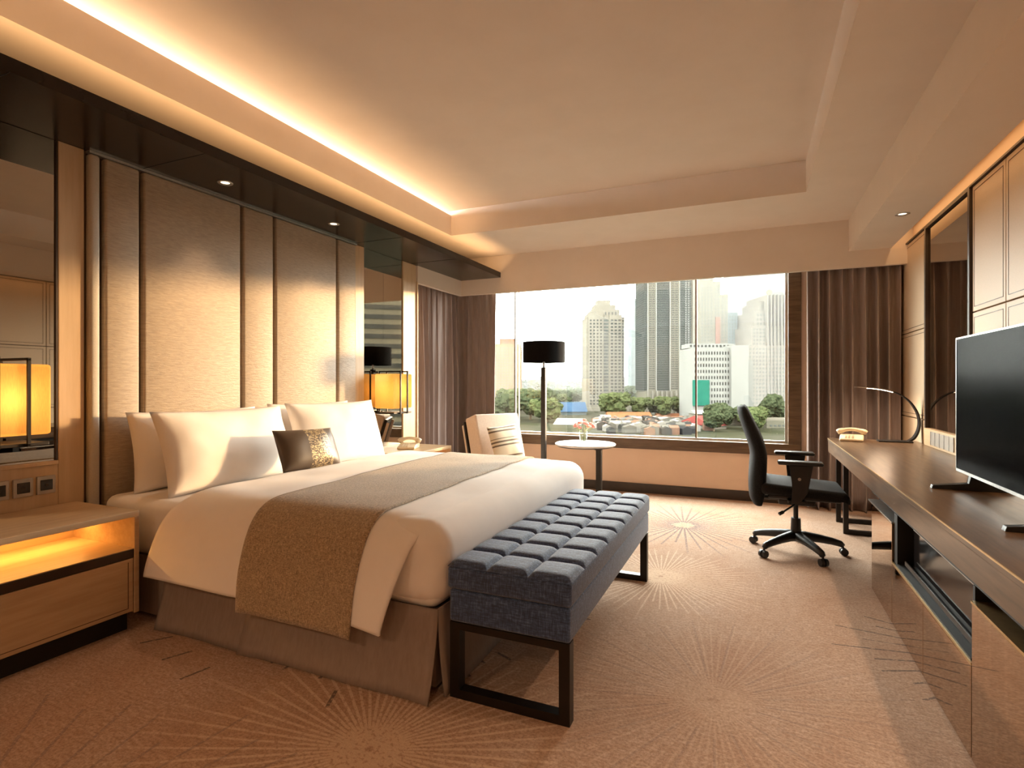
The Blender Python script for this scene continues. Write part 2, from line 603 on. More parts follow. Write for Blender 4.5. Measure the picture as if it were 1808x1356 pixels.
# window wall
struct('wall_far', boxes((-3.6, 1.45, YW, YW + 0.16, 0, 0.48), (0.44, 1.45, YW, YW + 0.16, 0.48, 2.75), (-3.6, 0.44, YW, YW + 0.16, 2.42, 2.75), (-3.6, -3.42, YW, YW + 0.16, 0.48, 2.42)), M['peach'])
struct('baseboard_far', boxes((-3.45, 1.25, YW - 0.018, YW, 0, 0.10), bev=0.003), M['base'])
win = struct('window_1', boxes((-3.42, 0.44, YW - 0.035, YW + 0.14, 0.48, 0.595), bev=0.004), M['brownwood'], label='wide picture window with brown timber frame')
obj('jamb', boxes((0.325, 0.44, YW - 0.03, YW + 0.14, 0.595, 2.42), bev=0.004), M['brownwood'], win)
obj('jamb', boxes((-3.42, -3.32, YW - 0.03, YW + 0.14, 0.595, 2.42), bev=0.004), M['brownwood'], win)
obj('metal_frame', boxes((-3.32, 0.325, YW + 0.05, YW + 0.09, 0.595, 0.618), (0.30, 0.325, YW + 0.05, YW + 0.09, 0.618, 2.42), (-3.32, 0.30, YW + 0.05, YW + 0.09, 2.39, 2.42)), M['silver'], win)
obj('mullion', boxes((-2.655, -2.640, YW + 0.05, YW + 0.09, 0.618, 2.39)), M['greyframe'], win)
obj('mullion', boxes((-2.602, -2.597, YW + 0.05, YW + 0.09, 0.618, 2.39)), M['greyframe'], win)
obj('mullion', boxes((-0.556, -0.540, YW + 0.05, YW + 0.09, 0.618, 2.39)), M['brownwood'], win)
for (a, b) in ((-3.32, -2.655), (-2.640, -2.602), (-2.597, -0.556), (-0.540, 0.30)):
    obj('pane', boxes((a, b, YW + 0.066, YW + 0.072, 0.618, 2.39)), M['pane'], win)

# ceiling: raised tray, lower ring, bulkheads and soffits
ce = struct('ceiling', boxes((-3.45, 1.45, YB, 6.3, Z3, Z3 + 0.1)), M['paint'])
TX0, TX1, TY1, TY0 = -2.81, 0.386, 4.87, -1.6
obj('ceiling_ring', boxes((TX1, 1.45, YB, 6.3, Z2, Z3), (-3.45, TX1, TY1, 6.3, Z2, Z3), (-3.45, TX1, YB, TY0, Z2, Z3)), M['paint'], ce)
obj('cove_trough', boxes((-3.45, TX0, TY0, TY1, Z2, Z2 + 0.03), (TX0 - 0.02, TX0, TY0, TY1, Z2 + 0.03, 2.905)), M['paint'], ce)
obj('soffit', boxes((0.81, 1.14, YB, YF, 2.41, Z2)), M['paint'], ce)
obj('bulkhead', boxes((-3.24, 1.30, YF, YF + 0.05, 2.26, Z2), (1.14, 1.30, YF - 0.001, YF, 2.40, Z2)), M['paint'], ce)
obj('bulkhead', boxes((-3.29, -3.24, 4.915, YF + 0.05, 2.26, Z2)), M['paint'], ce)
obj('slot_top', boxes((1.14, 1.30, YB, YF, 2.60, 2.62)), M['wall'], ce)

# dark lacquered canopy over the bed head
cp = struct('trim_1', boxes((-3.30, -2.71, YB, 5.855, 2.44, 2.452), (-2.722, -2.71, YB, 5.855, 2.452, 2.50)), M['lacquer'], label='black lacquered canopy over the bed head')
for yy in (1.2, 2.05, 3.9, 4.8):
    obj('canopy_seam', boxes((-3.24, -2.712, yy, yy + 0.003, 2.4385, 2.4405)), M['void'], cp)

# ---------------------------------------------------------------- lights in coves
_q = Vector((0.75, 0, 0.66)).to_track_quat('-Z', 'Y').to_euler()
lamp('AREA', 'tray_cove_led', (-2.955, (TY0 + TY1) / 2, 2.884), 12, WARM, _q, shape='RECTANGLE', size=TY1 - TY0 - 0.05, size_y=0.02)
lamp('AREA', 'canopy_cove_led', (-2.765, 2.0, 2.462), 12, WARM, (PI, 0, 0), shape='RECTANGLE', size=0.03, size_y=7.4)
lamp('AREA', 'wall_slot_led', (1.20, 1.7, 2.59), 7, WARM, (0, math.radians(8), 0), shape='RECTANGLE', size=0.03, size_y=8.2)


def downlight(x, y, z, label, power, ang=62, color=WARM2, blend=0.35, group=None, tilt=(0, 0)):
    t = thing('downlight', label, 'downlight', (x, y, z), group=group)
    bm = NB()
    lathe(bm, [(0.026, -0.001), (0.044, -0.004), (0.045, 0.0), (0.026, 0.0)], (x, y, z), 28)
    obj('bezel', bm, M['silver'], t, smooth=True)
    bm = NB()
    lathe(bm, [(0.0, -0.0006), (0.024, -0.0006), (0.026, 0.0)], (x, y, z), 24)
    obj('lens', bm, M['spotlens'], t)
    l = lamp('SPOT', 'downlight_beam', (0, 0, -0.012), power, color, (tilt[0], tilt[1], 0), spot_size=math.radians(ang), spot_blend=blend, shadow_soft_size=0.03)
    l.parent = t
    return t


downlight(-2.99, 2.40, 2.44, 'round recessed downlight in the black canopy above the near pillows', 12, 70, blend=0.8)
downlight(-2.99, 3.36, 2.44, 'round recessed downlight in the black canopy above the far pillows', 12, 70, blend=0.8)
downlight(0.985, 4.72, 2.41, 'round recessed downlight in the white soffit over the desk', 25, 90)
for i, (x, y) in enumerate(((0.985, 2.2), (0.985, 0.2))):
    downlight(x, y, 2.41, 'round recessed soffit downlight out of view along the panelled wall', 40, 90, group='soffit downlights behind the view')
for i, (x, y) in enumerate(((-2.0, -1.9), (0.0, -1.9))):
    downlight(x, y, Z2, 'round recessed ceiling downlight behind the viewpoint', 60, 130, group='ceiling downlights behind the viewpoint')

# ================================================================== headboard
hb = thing('headboard', 'tall beige silk headboard of six panels with dark grooves', 'headboard', (-3.25, 2.85, 0))
edges = [1.836, 2.043, 2.724, 3.005, 3.673, 3.922]
for a, b in zip(edges, edges[1:]):
    bm = NB()
    box(bm, -3.285, -3.225, a + 0.012, b - 0.012, 0.02, 2.425, bev=0.014, seg=3)
    obj('upholstered_panel', bm, M['silk'], hb, auto=40)
obj('groove_backing', boxes((-3.29, -3.262, 1.762, 3.93, 0.0, 2.438)), M['groove'], hb)
bm = NB(); box(bm, -3.285, -3.222, 1.772, 1.822, 0.02, 2.425, bev=0.016, seg=4)
obj('upholstered_panel', bm, M['silverfabric'], hb, auto=40)
obj('top_trim', boxes((-3.285, -3.225, 1.77, 3.925, 2.426, 2.4395)), M['silver'], hb)

# ================================================================== mirrors on the headboard wall
t = thing('wall_mirror', 'tall grey mirror beside the near nightstand with a lit lamp before it', 'mirror', (-3.26, 0.9, 0.806))
obj('glass', boxes((-3.289, -3.262, 0.2, 1.637, 0.806, 2.438)), M['mirror'], t)
obj('edge', boxes((-3.289, -3.252, 1.630, 1.638, 0.806, 2.438)), M['base'], t)
t = thing('wall_mirror', 'narrow grey mirror between timber pilasters beside the curtain', 'mirror', (-3.26, 4.36, 0.585))
obj('glass', boxes((-3.289, -3.262, 4.053, 4.352, 0.585, 2.438)), M['mirror'], t)
obj('glass', boxes((-3.289, -3.262, 4.354, 4.664, 0.585, 2.438)), M['mirror'], t)

# ================================================================== wall lanterns
def lantern(x, y, label, power):
    z0, z1 = 0.965, 1.285
    t = thing('wall_lantern', label, 'lamp', (x, y, z0 - 0.06), group=None)
    hw, hd = 0.150, 0.105
    bm = NB()
    box(bm, x - hd, x + hd, y - hw, y + hw, z0, z1, bev=0.012)
    top = [f for f in bm.faces if abs(f.normal.z) > 0.9 and f.calc_area() > 0.01]
    bmesh.ops.delete(bm, geom=top, context='FACES')
    obj('lamp_shade', bm, M['shade'], t)
    fr = NB()
    e = 0.006
    X0, X1, Y0, Y1 = x - hd - 0.012, x + hd + 0.012, y - 0.055, y + 0.055
    Z0_, Z1_ = z0 - 0.045, z1 + 0.022
    for yy in (Y0, Y1):
        box(fr, X0 - e, X1 + e, yy - e, yy + e, Z0_ - e, Z0_ + e)
        box(fr, X0 - e, X1 + e, yy - e, yy + e, Z1_ - e, Z1_ + e)
        box(fr, X1 - e, X1 + e, yy - e, yy + e, Z0_, Z1_)
        box(fr, X0 - e, X0 + e, yy - e, yy + e, Z0_, Z1_)
    obj('frame', fr, M['blackmetal'], t)
    obj('base_tray', boxes((x - hd, x + hd, y - hw + 0.01, y + hw - 0.01, z0 - 0.05, z0 - 0.035), bev=0.003), M['blackmetal'], t)
    obj('wall_arm', boxes((-3.262, X0, y - 0.012, y + 0.012, z0 - 0.048, z0 - 0.03)), M['blackmetal'], t)
    bm = NB()
    bmesh.ops.create_uvsphere(bm, u_segments=16, v_segments=10, radius=0.028, matrix=Matrix.Translation((x, y, (z0 + z1) / 2)))
    obj('bulb', bm, M['bulb'], t, smooth=True)
    l = lamp('POINT', 'lantern_light', (0, 0, 0.06 + 0.16), power, WARM, shadow_soft_size=0.035)
    l.parent = t
    return t


lantern(-3.08, 1.325, 'lit amber wall lantern over the near nightstand at the left edge', 1.6)
lantern(-3.09, 4.28, 'lit amber wall lantern over the far nightstand by the curtain', 1.8)

# ================================================================== switches
for i, (yy, lab) in enumerate(((1.582, 'grey wall switch nearest the headboard pilaster'), (1.487, 'grey wall socket between two plates above the nightstand'), (1.392, 'grey wall plate at the left picture edge above the nightstand'))):
    t = thing('wall_switch', lab, 'switch', (WX, yy, 0.69), group='plates above the near nightstand')
    obj('plate', boxes((WX, WX + 0.012, yy - 0.040, yy + 0.040, 0.645, 0.735), bev=0.003), M['switch'], t)
    obj('insert', boxes((WX + 0.011, WX + 0.015, yy - 0.026, yy + 0.026, 0.664, 0.716), bev=0.002), M['smoke'], t)
    obj('rocker', boxes((WX + 0.014, WX + 0.018, yy - 0.006, yy + 0.006, 0.684, 0.696)), M['base'], t)


# ================================================================== nightstands
def nightstand(y0, y1, label, power):
    xf, xb = -2.733, -3.245
    t = thing('nightstand', label, 'nightstand', ((xf + xb) / 2, (y0 + y1) / 2, 0))
    obj('top', boxes((xb, xf, y0, y1, 0.553, 0.581), bev=0.003), M['woodh'], t)
    obj('side_panel', boxes((xb, xf, y1 - 0.022, y1, 0.09, 0.553), bev=0.002), M['woodh'], t)
    obj('side_panel', boxes((xb, xf, y0, y0 + 0.022, 0.09, 0.553), bev=0.002), M['woodh'], t)
    obj('back_panel', boxes((xb, xb + 0.02, y0 + 0.022, y1 - 0.022, 0.09, 0.553)), M['woodh'], t)
    obj('shelf', boxes((xb + 0.02, xf - 0.006, y0 + 0.022, y1 - 0.022, 0.382, 0.402)), M['woodh'], t)
    obj('shelf_edge', boxes((xf - 0.03, xf - 0.004, y0 + 0.022, y1 - 0.022, 0.358, 0.398)), M['base'], t)
    d = obj('drawer', boxes((xb + 0.03, xf - 0.004, y0 + 0.026, y1 - 0.026, 0.100, 0.355), bev=0.002), M['woodh'], t)
    e = 0.022
    obj('drawer_inlay', boxes((xf - 0.006, xf - 0.003, y0 + 0.026 + e, y1 - 0.026 - e, 0.118, 0.121), (xf - 0.006, xf - 0.003, y1 - 0.026 - e - 0.003, y1 - 0.026 - e, 0.118, 0.340)), M['inlay'], d)
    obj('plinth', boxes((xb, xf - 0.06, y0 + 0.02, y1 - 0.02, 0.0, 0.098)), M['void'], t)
    l = lamp('AREA', 'shelf_led', (-0.10, 0, 0.548), power, (1.0, 0.47, 0.10), (0, math.radians(-6), 0), shape='RECTANGLE', size=0.02, size_y=y1 - y0 - 0.1)
    l.parent = t
    return t


nightstand(0.93, 1.718, 'golden timber nightstand with a glowing open shelf, nearest the viewer', 2.3)
nightstand(3.99, 4.745, 'golden timber nightstand beyond the bed carrying a telephone', 1.5)

# ================================================================== bed
BX0, BX1, BY0, BY1 = -3.20, -1.09, 1.80, 3.79
bed = thing('bed', 'king size bed with taupe skirt below white bedding', 'bed', (-2.1, 2.8, 0))
obj('box_base', boxes((BX0, BX1 - 0.035, BY0 + 0.03, BY1 - 0.03, 0.02, 0.31)), M['skirt'], bed)
bm = NB(); box(bm, BX0, BX1 - 0.02, BY0 + 0.01, BY1 - 0.01, 0.311, 0.600, bev=0.06, seg=4)
obj('mattress', bm, M['white'], bed, auto=40)


def skirt_panel(x0, x1, y, sgn, flare, seed):
    def fn(u, v):
        x = x0 + (x1 - x0) * u
        z = 0.33 * (1 - v) + 0.004
        fl = flare * v ** 1.6
        wv = 0.003 * math.sin(u * 9 + seed) * v + 0.010 * (1 - min(1, min(u, 1 - u) * 9)) * v * v
        return (x, y + sgn * (fl + wv), z)
    bm = NB(); grid(bm, fn, 28, 10)
    return bm


obj('skirt_panel', skirt_panel(-2.66, -2.075, 1.808, -1, 0.055, 0.4), M['skirt'], bed, smooth=True, solid=0.006)
obj('skirt_panel', skirt_panel(-2.082, -1.100, 1.806, -1, 0.066, 2.2), M['skirt'], bed, smooth=True, solid=0.006)
obj('skirt_panel', skirt_panel(-2.66, -1.09, BY1 - 0.012, 1, 0.04, 1.1), M['skirt'], bed, smooth=True, solid=0.006)


def skirt_foot(u, v):
    return (BX1 - 0.012 + 0.03 * v ** 1.6 + 0.005 * math.sin(u * 14) * v, BY0 + 0.01 + (BY1 - BY0 - 0.02) * u, 0.33 * (1 - v) + 0.004)


bm = NB(); grid(bm, skirt_foot, 40, 8)
obj('skirt_panel', bm, M['skirt'], bed, smooth=True, solid=0.006)


def wrinkle(p, s=6.0, a=0.004, seed=0.0):
    return a * noise.noise(Vector((p[0] * s + seed, p[1] * s, p[2] * s)))


# duvet: tucked body and a drape hanging over both long sides
dv = thing('duvet', 'white duvet covering the bed with its side hanging over the skirt', 'duvet', (-1.9, 2.8, 0.6))
bm = NB()
vsx = box(bm, -2.60, -1.075, 1.785, 3.80, 0.315, 0.652)
es = [e for e in bm.edges if (e.verts[0].co.z > 0.6 and e.verts[1].co.z > 0.6) or (abs(e.verts[0].co.z - e.verts[1].co.z) > 0.1 and e.verts[0].co.x > -1.5)]
es += [e for e in bm.edges if e.verts[0].co.z < 0.4 and e.verts[1].co.z < 0.4]
bmesh.ops.bevel(bm, geom=es, offset=0.11, segments=7, profile=0.5, affect='EDGES', clamp_overlap=True)
bmesh.ops.subdivide_edges(bm, edges=[e for e in bm.edges if e.calc_length() > 0.3], cuts=14, use_grid_fill=True)
for v in bm.verts:
    v.co.z += wrinkle(v.co, 5.0, 0.010)
    v.co.x += wrinkle(v.co, 7.0, 0.006, 3)
obj('cover', bm, M['white'], dv, smooth=True)

# cross-section over the bed: hanging edge, shoulder, top
def section(drop, off):
    h = [(1.712, drop), (1.716, 0.34), (1.728, 0.42), (1.748, 0.50), (1.775, 0.565), (1.815, 0.615), (1.87, 0.643), (1.95, 0.655), (2.1, 0.658), (2.35, 0.658), (2.6, 0.660)]
    p = [(a, b) for a, b in h] + [(2 * 2.79 - a + 0.0, b) for a, b in h[::-1]]
    out = []
    for i, (a, b) in enumerate(p):
        a0, b0 = p[max(i - 1, 0)]
        a1, b1 = p[min(i + 1, len(p) - 1)]
        n = Vector((-(b1 - b0), a1 - a0)).normalized()
        out.append((a + n.x * off, b + n.y * off))
    return out


def sample(p, s):
    k = s * (len(p) - 1)
    i = min(int(k), len(p) - 2)
    f = k - i
    # Catmull-Rom
    P0, P1, P2, P3 = (Vector(p[max(i - 1, 0)]), Vector(p[i]), Vector(p[i + 1]), Vector(p[min(i + 2, len(p) - 1)]))
    return 0.5 * ((2 * P1) + (P2 - P0) * f + (2 * P0 - 5 * P1 + 4 * P2 - P3) * f * f + (3 * P1 - P0 - 3 * P2 + P3) * f ** 3)


SD = section(0.262, 0.0)


def sway(x, a, hang):
    uu = max(0.0, min(1.0, (x + 2.64) / 1.42))
    sgn = 1 if a < 2.8 else -1
    return -(0.008 * math.sin(uu * 7.0) * hang + 0.016 * uu ** 5 * hang) * sgn, -(0.03 * uu ** 6) * hang ** 2


def drape(u, v):
    a, b = sample(SD, v)
    hang = max(0.0, min(1.0, (0.652 - b) / 0.38))
    xa = -2.585 - 0.10 * hang ** 0.8
    xb = -1.175 - 0.115 * hang
    x = xa + (xb - xa) * u
    lift = 0.004 - 0.024 * max(0.0, (u - 0.88) / 0.12) * (1 - min(1, hang * 4))
    lift -= 0.03 * (1 - hang) * max(0.0, 0.04 - u) / 0.04
    sy, sz = sway(x, a, hang)
    return (x, a + sy, b + lift + sz + wrinkle((x, a, b), 5.0, 0.007))


bm = NB(); grid(bm, drape, 54, 84)
obj('drape', bm, M['white'], dv, smooth=True, solid=0.012)

SR = section(0.205, 0.012)


def runner_fn(u, v):
    a, b = sample(SR, v)
    hang = max(0.0, min(1.0, (0.664 - b) / 0.42))
    xa = -2.03 - 0.02 * hang - 0.10 * max(0.0, a - 2.0) / 1.8
    xb = -1.40 - 0.03 * hang - 0.06 * max(0.0, a - 2.0) / 1.8
    x = xa + (xb - xa) * u
    sy, sz = sway(x, a, hang)
    return (x, a + sy * 1.15, b + 0.004 + sz * 0.6 + wrinkle((x, a, b), 5.0, 0.007))


bm = NB(); grid(bm, runner_fn, 26, 90)
o = obj('bed_runner', bm, M['runner'], None, smooth=True, solid=0.008)
tag(o, 'taupe woven bed runner laid across the white duvet', 'bed runner')


# pillows
def pillow_mesh(name, w, h, t, pinch=0.05, n=26, seed=0.0):
    bm = NB()
    rows_ = {}
    for s in (1, -1):
        V = []
        for i in range(n + 1):
            r = []
            for j in range(n + 1):
                u, v = -1 + 2 * i / n, -1 + 2 * j / n
                yy = w / 2 * u * (1 - pinch * (1 - v * v) * 1.0)
                zz = h / 2 * v * (1 - pinch * 1.3 * (1 - u * u))
                th = t / 2 * ((1 - abs(u) ** 2.6) * (1 - abs(v) ** 2.6)) ** 0.55
                th += 0.006 * noise.noise(Vector((yy * 9 + seed, zz * 9, s * 3.1)))  * (1 if th > 0.004 else 0)
                key = (i, j)
                if s == -1 and (i in (0, n) or j in (0, n)):
                    r.append(rows_[key])
                else:
                    q = bm.verts.new((s * th, yy, zz))
                    rows_[key] = q if s == 1 else rows_.get(key, q)
                    r.append(q)
            V.append(r)
        for i in range(n):
            for j in range(n):
                f = (V[i][j], V[i + 1][j], V[i + 1][j + 1], V[i][j + 1])
                bm.faces.new(f if s == 1 else f[::-1])
    return bm


def pillow(label, loc, rot, w, h, t, m, name='pillow', cat='pillow', group=None, seed=0.0, pinch=0.05):
    bm = pillow_mesh(name, w, h, t, pinch, seed=seed)
    o = obj(name, bm, m, None, smooth=True)
    o.location = loc
    o.rotation_euler = rot
    return tag(o, label, cat, group)


G = 'white bed pillows'
rd = math.radians
pillow('white pillow at the back on the near side, against the headboard', (-3.09, 2.315, 0.818), (0, rd(-9), 0), 0.85, 0.45, 0.20, M['white'], group=G, seed=1)
pillow('white pillow at the back on the far side, against the headboard', (-3.09, 3.26, 0.826), (0, rd(-9), 0), 0.84, 0.46, 0.20, M['white'], group=G, seed=2)
pillow('large white pillow in front on the near side of the bed', (-2.865, 2.345, 0.822), (rd(0), rd(-18), rd(2)), 0.91, 0.475, 0.22, M['white'], group=G, seed=3)
pillow('large white pillow in front on the far side, behind the dark cushion', (-2.85, 3.265, 0.832), (0, rd(-18), rd(-2)), 0.90, 0.48, 0.22, M['white'], group=G, seed=4)
pillow('small dark cushion with a gold flecked band propped on the pillows', (-2.575, 2.665, 0.782), (rd(-2), rd(-24), rd(-4)), 0.46, 0.27, 0.13, M['cushion'], name='throw_cushion', cat='cushion', seed=5, pinch=0.03)

# ================================================================== bench
bn = thing('bench', 'blue chenille tufted bench on dark metal legs at the bed foot', 'bench', (-0.83, 2.615, 0))
X0, X1, Y0, Y1 = -1.062, -0.580, 1.825, 3.405
bm = NB(); box(bm, X0, X1, Y0, Y1, 0.290, 0.414, bev=0.012, seg=3)
obj('seat_base', bm, M['denim'], bn, auto=40)
bm = NB(); box(bm, X0 - 0.006, X1 + 0.006, Y0 - 0.006, Y1 + 0.006, 0.416, 0.503, bev=0.014, seg=3)
obj('seat_cushion', bm, M['denim'], bn, auto=40)
nx, ny = 3, 9
px, py = (X1 - X0 + 0.012) / nx, (Y1 - Y0 + 0.012) / ny


def tuft(u, v):
    a, b = 2 * u - 1, 2 * v - 1
    h = ((1 - abs(a) ** 6) * (1 - abs(b) ** 6)) ** 0.55
    return (a * px / 2 * 0.98, b * py / 2 * 0.98, 0.024 * h)


bm = NB(); grid(bm, tuft, 14, 14)
me = finish(bm, 'tuft_pad', True)
me.materials.append(M['denim'])
for i in range(nx):
    for j in range(ny):
        o = bpy.data.objects.new('tuft_pad', me)
        C.objects.link(o)
        o.parent = bn
        o.location = (X0 - 0.006 + px * (i + 0.5) + 0.83, Y0 - 0.006 + py * (j + 0.5) - 2.615, 0.5015)
bm = NB(); e = 0.0225
for yy in (Y0 + 0.004, Y1 - 0.004 - 2 * e):
    fr = boxes((X0 + 0.002, X1 - 0.002, yy, yy + 2 * e, 0.262, 0.289), (X0 + 0.002, X1 - 0.002, yy, yy + 2 * e, 0.0, 0.034),
               (X0 + 0.002, X0 + 0.042, yy, yy + 2 * e, 0.034, 0.262), (X1 - 0.042, X1 - 0.002, yy, yy + 2 * e, 0.034, 0.262))
    obj('leg_frame', fr, M['blackmetal'], bn)
bm.free()
obj('rail', boxes((X0 + 0.05, X1 - 0.05, Y0 + 0.05, Y1 - 0.05, 0.272, 0.289)), M['blackmetal'], bn)

# ================================================================== desk worktop and cabinets
DX, DZ, DY1, DY0 = 0.61, 0.715, 5.56, 0.9
dk = thing('desk_worktop', 'long dark walnut worktop along the panelled wall with metal legs', 'desk', (0.95, 3.2, 0))
obj('top', boxes((DX, 1.257, DY0, DY1, 0.690, DZ), bev=0.003), M['desk'], dk)
obj('apron', boxes((DX + 0.004, DX + 0.03, DY0, DY1 - 0.002, 0.597, 0.6895), (DX + 0.03, 1.255, DY1 - 0.03, DY1 - 0.002, 0.597, 0.6895)), M['desk'], dk)
obj('edge_strip', boxes((DX - 0.0015, DX + 0.002, DY0, DY1, DZ - 0.006, DZ - 0.0005)), M['gold'], dk)
for yy in (5.07, 5.48):
    e = 0.018
    obj('leg_frame', boxes((0.665, 0.70, yy - e, yy + e, 0.0, 0.597), (1.19, 1.225, yy - e, yy + e, 0.0, 0.597), (0.70, 1.19, yy - e, yy + e, 0.0, 0.034)), M['blackmetal'], dk)
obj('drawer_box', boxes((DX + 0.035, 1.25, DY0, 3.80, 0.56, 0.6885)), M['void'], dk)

CX = 0.637


def cabinet(y0, y1, label, doors, ztop=0.505):
    t = thing('mirrored_cabinet', label, 'cabinet', (0.95, (y0 + y1) / 2, 0), group='bronze mirrored cabinets under the worktop')
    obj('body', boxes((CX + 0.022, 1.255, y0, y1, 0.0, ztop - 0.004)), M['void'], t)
    for a, b, z0, z1 in doors:
        obj('mirrored_door', boxes((CX, CX + 0.02, a + 0.003, b - 0.003, z0, z1), bev=0.0015), M['bronze'], t)
    return t


c1 = cabinet(3.262, 3.77, 'bronze mirrored cabinet nearest the office chair', [(3.262, 3.77, 0.006, 0.498)])
obj('top_edge', boxes((CX - 0.002, 1.25, 3.262, 3.86, 0.500, 0.508)), M['silver'], c1)
c2 = thing('mirrored_cabinet', 'bronze mirrored cabinet with an open black niche and smoked flap', 'cabinet', (0.95, 2.72, 0), group='bronze mirrored cabinets under the worktop')
obj('body', boxes((CX + 0.022, 1.255, 2.182, 3.260, 0.0, 0.31), (1.20, 1.255, 2.182, 3.26, 0.31, 0.555), (CX + 0.01, 1.20, 2.182, 2.20, 0.31, 0.555), (CX + 0.01, 1.20, 3.20, 3.26, 0.31, 0.555)), M['void'], c2)
for a, b in ((2.182, 2.720), (2.720, 3.260)):
    obj('mirrored_door', boxes((CX, CX + 0.02, a + 0.003, b - 0.003, 0.006, 0.300), bev=0.0015), M['bronze'], c2)
obj('niche_floor', boxes((CX + 0.004, 1.20, 2.20, 3.20, 0.311, 0.318)), M['void'], c2)
obj('niche_edge', boxes((CX - 0.001, CX + 0.006, 2.182, 3.26, 0.302, 0.311)), M['gold'], c2)
obj('smoked_flap', boxes((CX + 0.055, CX + 0.063, 2.201, 3.10, 0.335, 0.512)), M['smoke'], c2)
obj('flap_edge', boxes((CX + 0.053, CX + 0.065, 2.201, 3.10, 0.512, 0.517)), M['silver'], c2)
obj('flap_ledge', boxes((CX + 0.030, CX + 0.035, 2.201, 3.15, 0.330, 0.350)), M['base'], c2)
c3 = cabinet(0.95, 2.180, 'bronze mirrored cabinet nearest the viewer under the television', [(1.58, 2.180, 0.006, 0.500), (0.95, 1.58, 0.006, 0.500)], 0.508)
obj('top_edge', boxes((CX - 0.002, 1.25, 0.95, 2.180, 0.502, 0.510)), M['gold'], c3)

# television
tv = thing('television', 'flat black television with silver rim standing on the worktop', 'television', (0.905, 2.71, DZ))
TY0_, TY1_, TZ0, TZ1, TXf = 2.14, 3.283, 0.779, 1.416, 0.900
obj('housing', boxes((TXf + 0.006, TXf + 0.035, TY0_ + 0.004, TY1_ - 0.004, TZ0 + 0.002, TZ1 - 0.002), (TXf + 0.035, TXf + 0.06, TY0_ + 0.2, TY1_ - 0.2, TZ0 + 0.03, TZ0 + 0.35), bev=0.003), M['black'], tv)
obj('screen', boxes((TXf + 0.001, TXf + 0.006, TY0_ + 0.006, TY1_ - 0.006, TZ0 + 0.012, TZ1 - 0.006)), M['tvscreen'], tv)
obj('rim', boxes((TXf - 0.001, TXf + 0.02, TY0_, TY1_, TZ1 - 0.007, TZ1), (TXf - 0.001, TXf + 0.02, TY0_, TY1_, TZ0, TZ0 + 0.013),
                 (TXf - 0.001, TXf + 0.02, TY0_, TY0_ + 0.006, TZ0, TZ1), (TXf - 0.001, TXf + 0.02, TY1_ - 0.006, TY1_, TZ0, TZ1)), M['silver'], tv)
for yy in (2.30, 3.10):
    bm = NB()
    prism(bm, [(0.755, DZ), (1.06, DZ), (1.06, DZ + 0.012), (0.935, TZ0 + 0.03), (0.905, TZ0 + 0.03), (0.895, DZ + 0.03), (0.76, DZ + 0.016)], 'y', yy - 0.016, yy + 0.016, bev=0.002)
    obj('foot', bm, M['black'], tv)

# wall mirror above the desk
t = thing('wall_mirror', 'dark framed mirror on the panelled wall reflecting the curtain', 'mirror', (1.26, 4.79, 0.85))
obj('glass', boxes((1.262, 1.284, 4.33, 5.25, 0.85, 2.41)), M['mirror'], t)
obj('frame', boxes((1.245, 1.284, 5.25, 5.283, 0.72, 2.424), (1.245, 1.284, 4.297, 4.33, 0.72, 2.424), (1.245, 1.284, 4.33, 5.25, 2.41, 2.424)), M['base'], t)
obj('slim_edge', boxes((1.2435, 1.246, 5.252, 5.257, 0.72, 2.41)), M['silver'], t)
t = thing('socket_panel', 'low timber socket panel with four metal plates behind the desk', 'socket panel', (1.25, 4.8, DZ))
obj('board', boxes((1.235, 1.284, 4.335, 5.245, DZ + 0.001, 0.848), bev=0.002), M['woodh'], t)
for i in range(5):
    yy = 5.00 - i * 0.105
    p = obj('socket_plate', boxes((1.228, 1.236, yy - 0.045, yy + 0.045, 0.735, 0.835), bev=0.002), M['switch'], t)
    obj('socket_rim', boxes((1.226, 1.229, yy + 0.034, yy + 0.046, 0.735, 0.835)), M['silver'], p)

# telephone
def telephone(x, y, z, rz, label):
    t = thing('telephone', label, 'telephone', (x, y, z), rz, group=None)
    bm = NB()
    prism(bm, [(-0.10, 0.0), (0.10, 0.0), (0.10, 0.022), (-0.04, 0.052), (-0.10, 0.046)], 'y', -0.085, 0.085, bev=0.010)
    obj('body', bm, M['phone'], t, local=True, auto=50)
    bm = NB()
    tube(bm, [(-0.055, -0.105 + 0.21 * k / 12, 0.062 + 0.030 * math.sin(PI * k / 12) ** 0.8) for k in range(13)], [0.022, 0.024, 0.021, 0.016, 0.015, 0.015, 0.015, 0.015, 0.015, 0.016, 0.021, 0.024, 0.022], 12)
    obj('handset', bm, M['phone'], t, local=True, smooth=True)
    k = NB()
    for a in range(3):
        for b in range(4):
            box(k, 0.005 + b * 0.021, 0.018 + b * 0.021, -0.045 + a * 0.024, -0.029 + a * 0.024, 0.026 - b * 0.0025, 0.046 - b * 0.0045)
    obj('keypad', k, M['glasswhite'], t, local=True)
    return t


telephone(0.765, 5.37, DZ, rd(-100), 'cream telephone at the far corner of the walnut desk')
telephone(-2.98, 4.36, 0.581, rd(-70), 'cream telephone on the far nightstand half hidden by the bed')

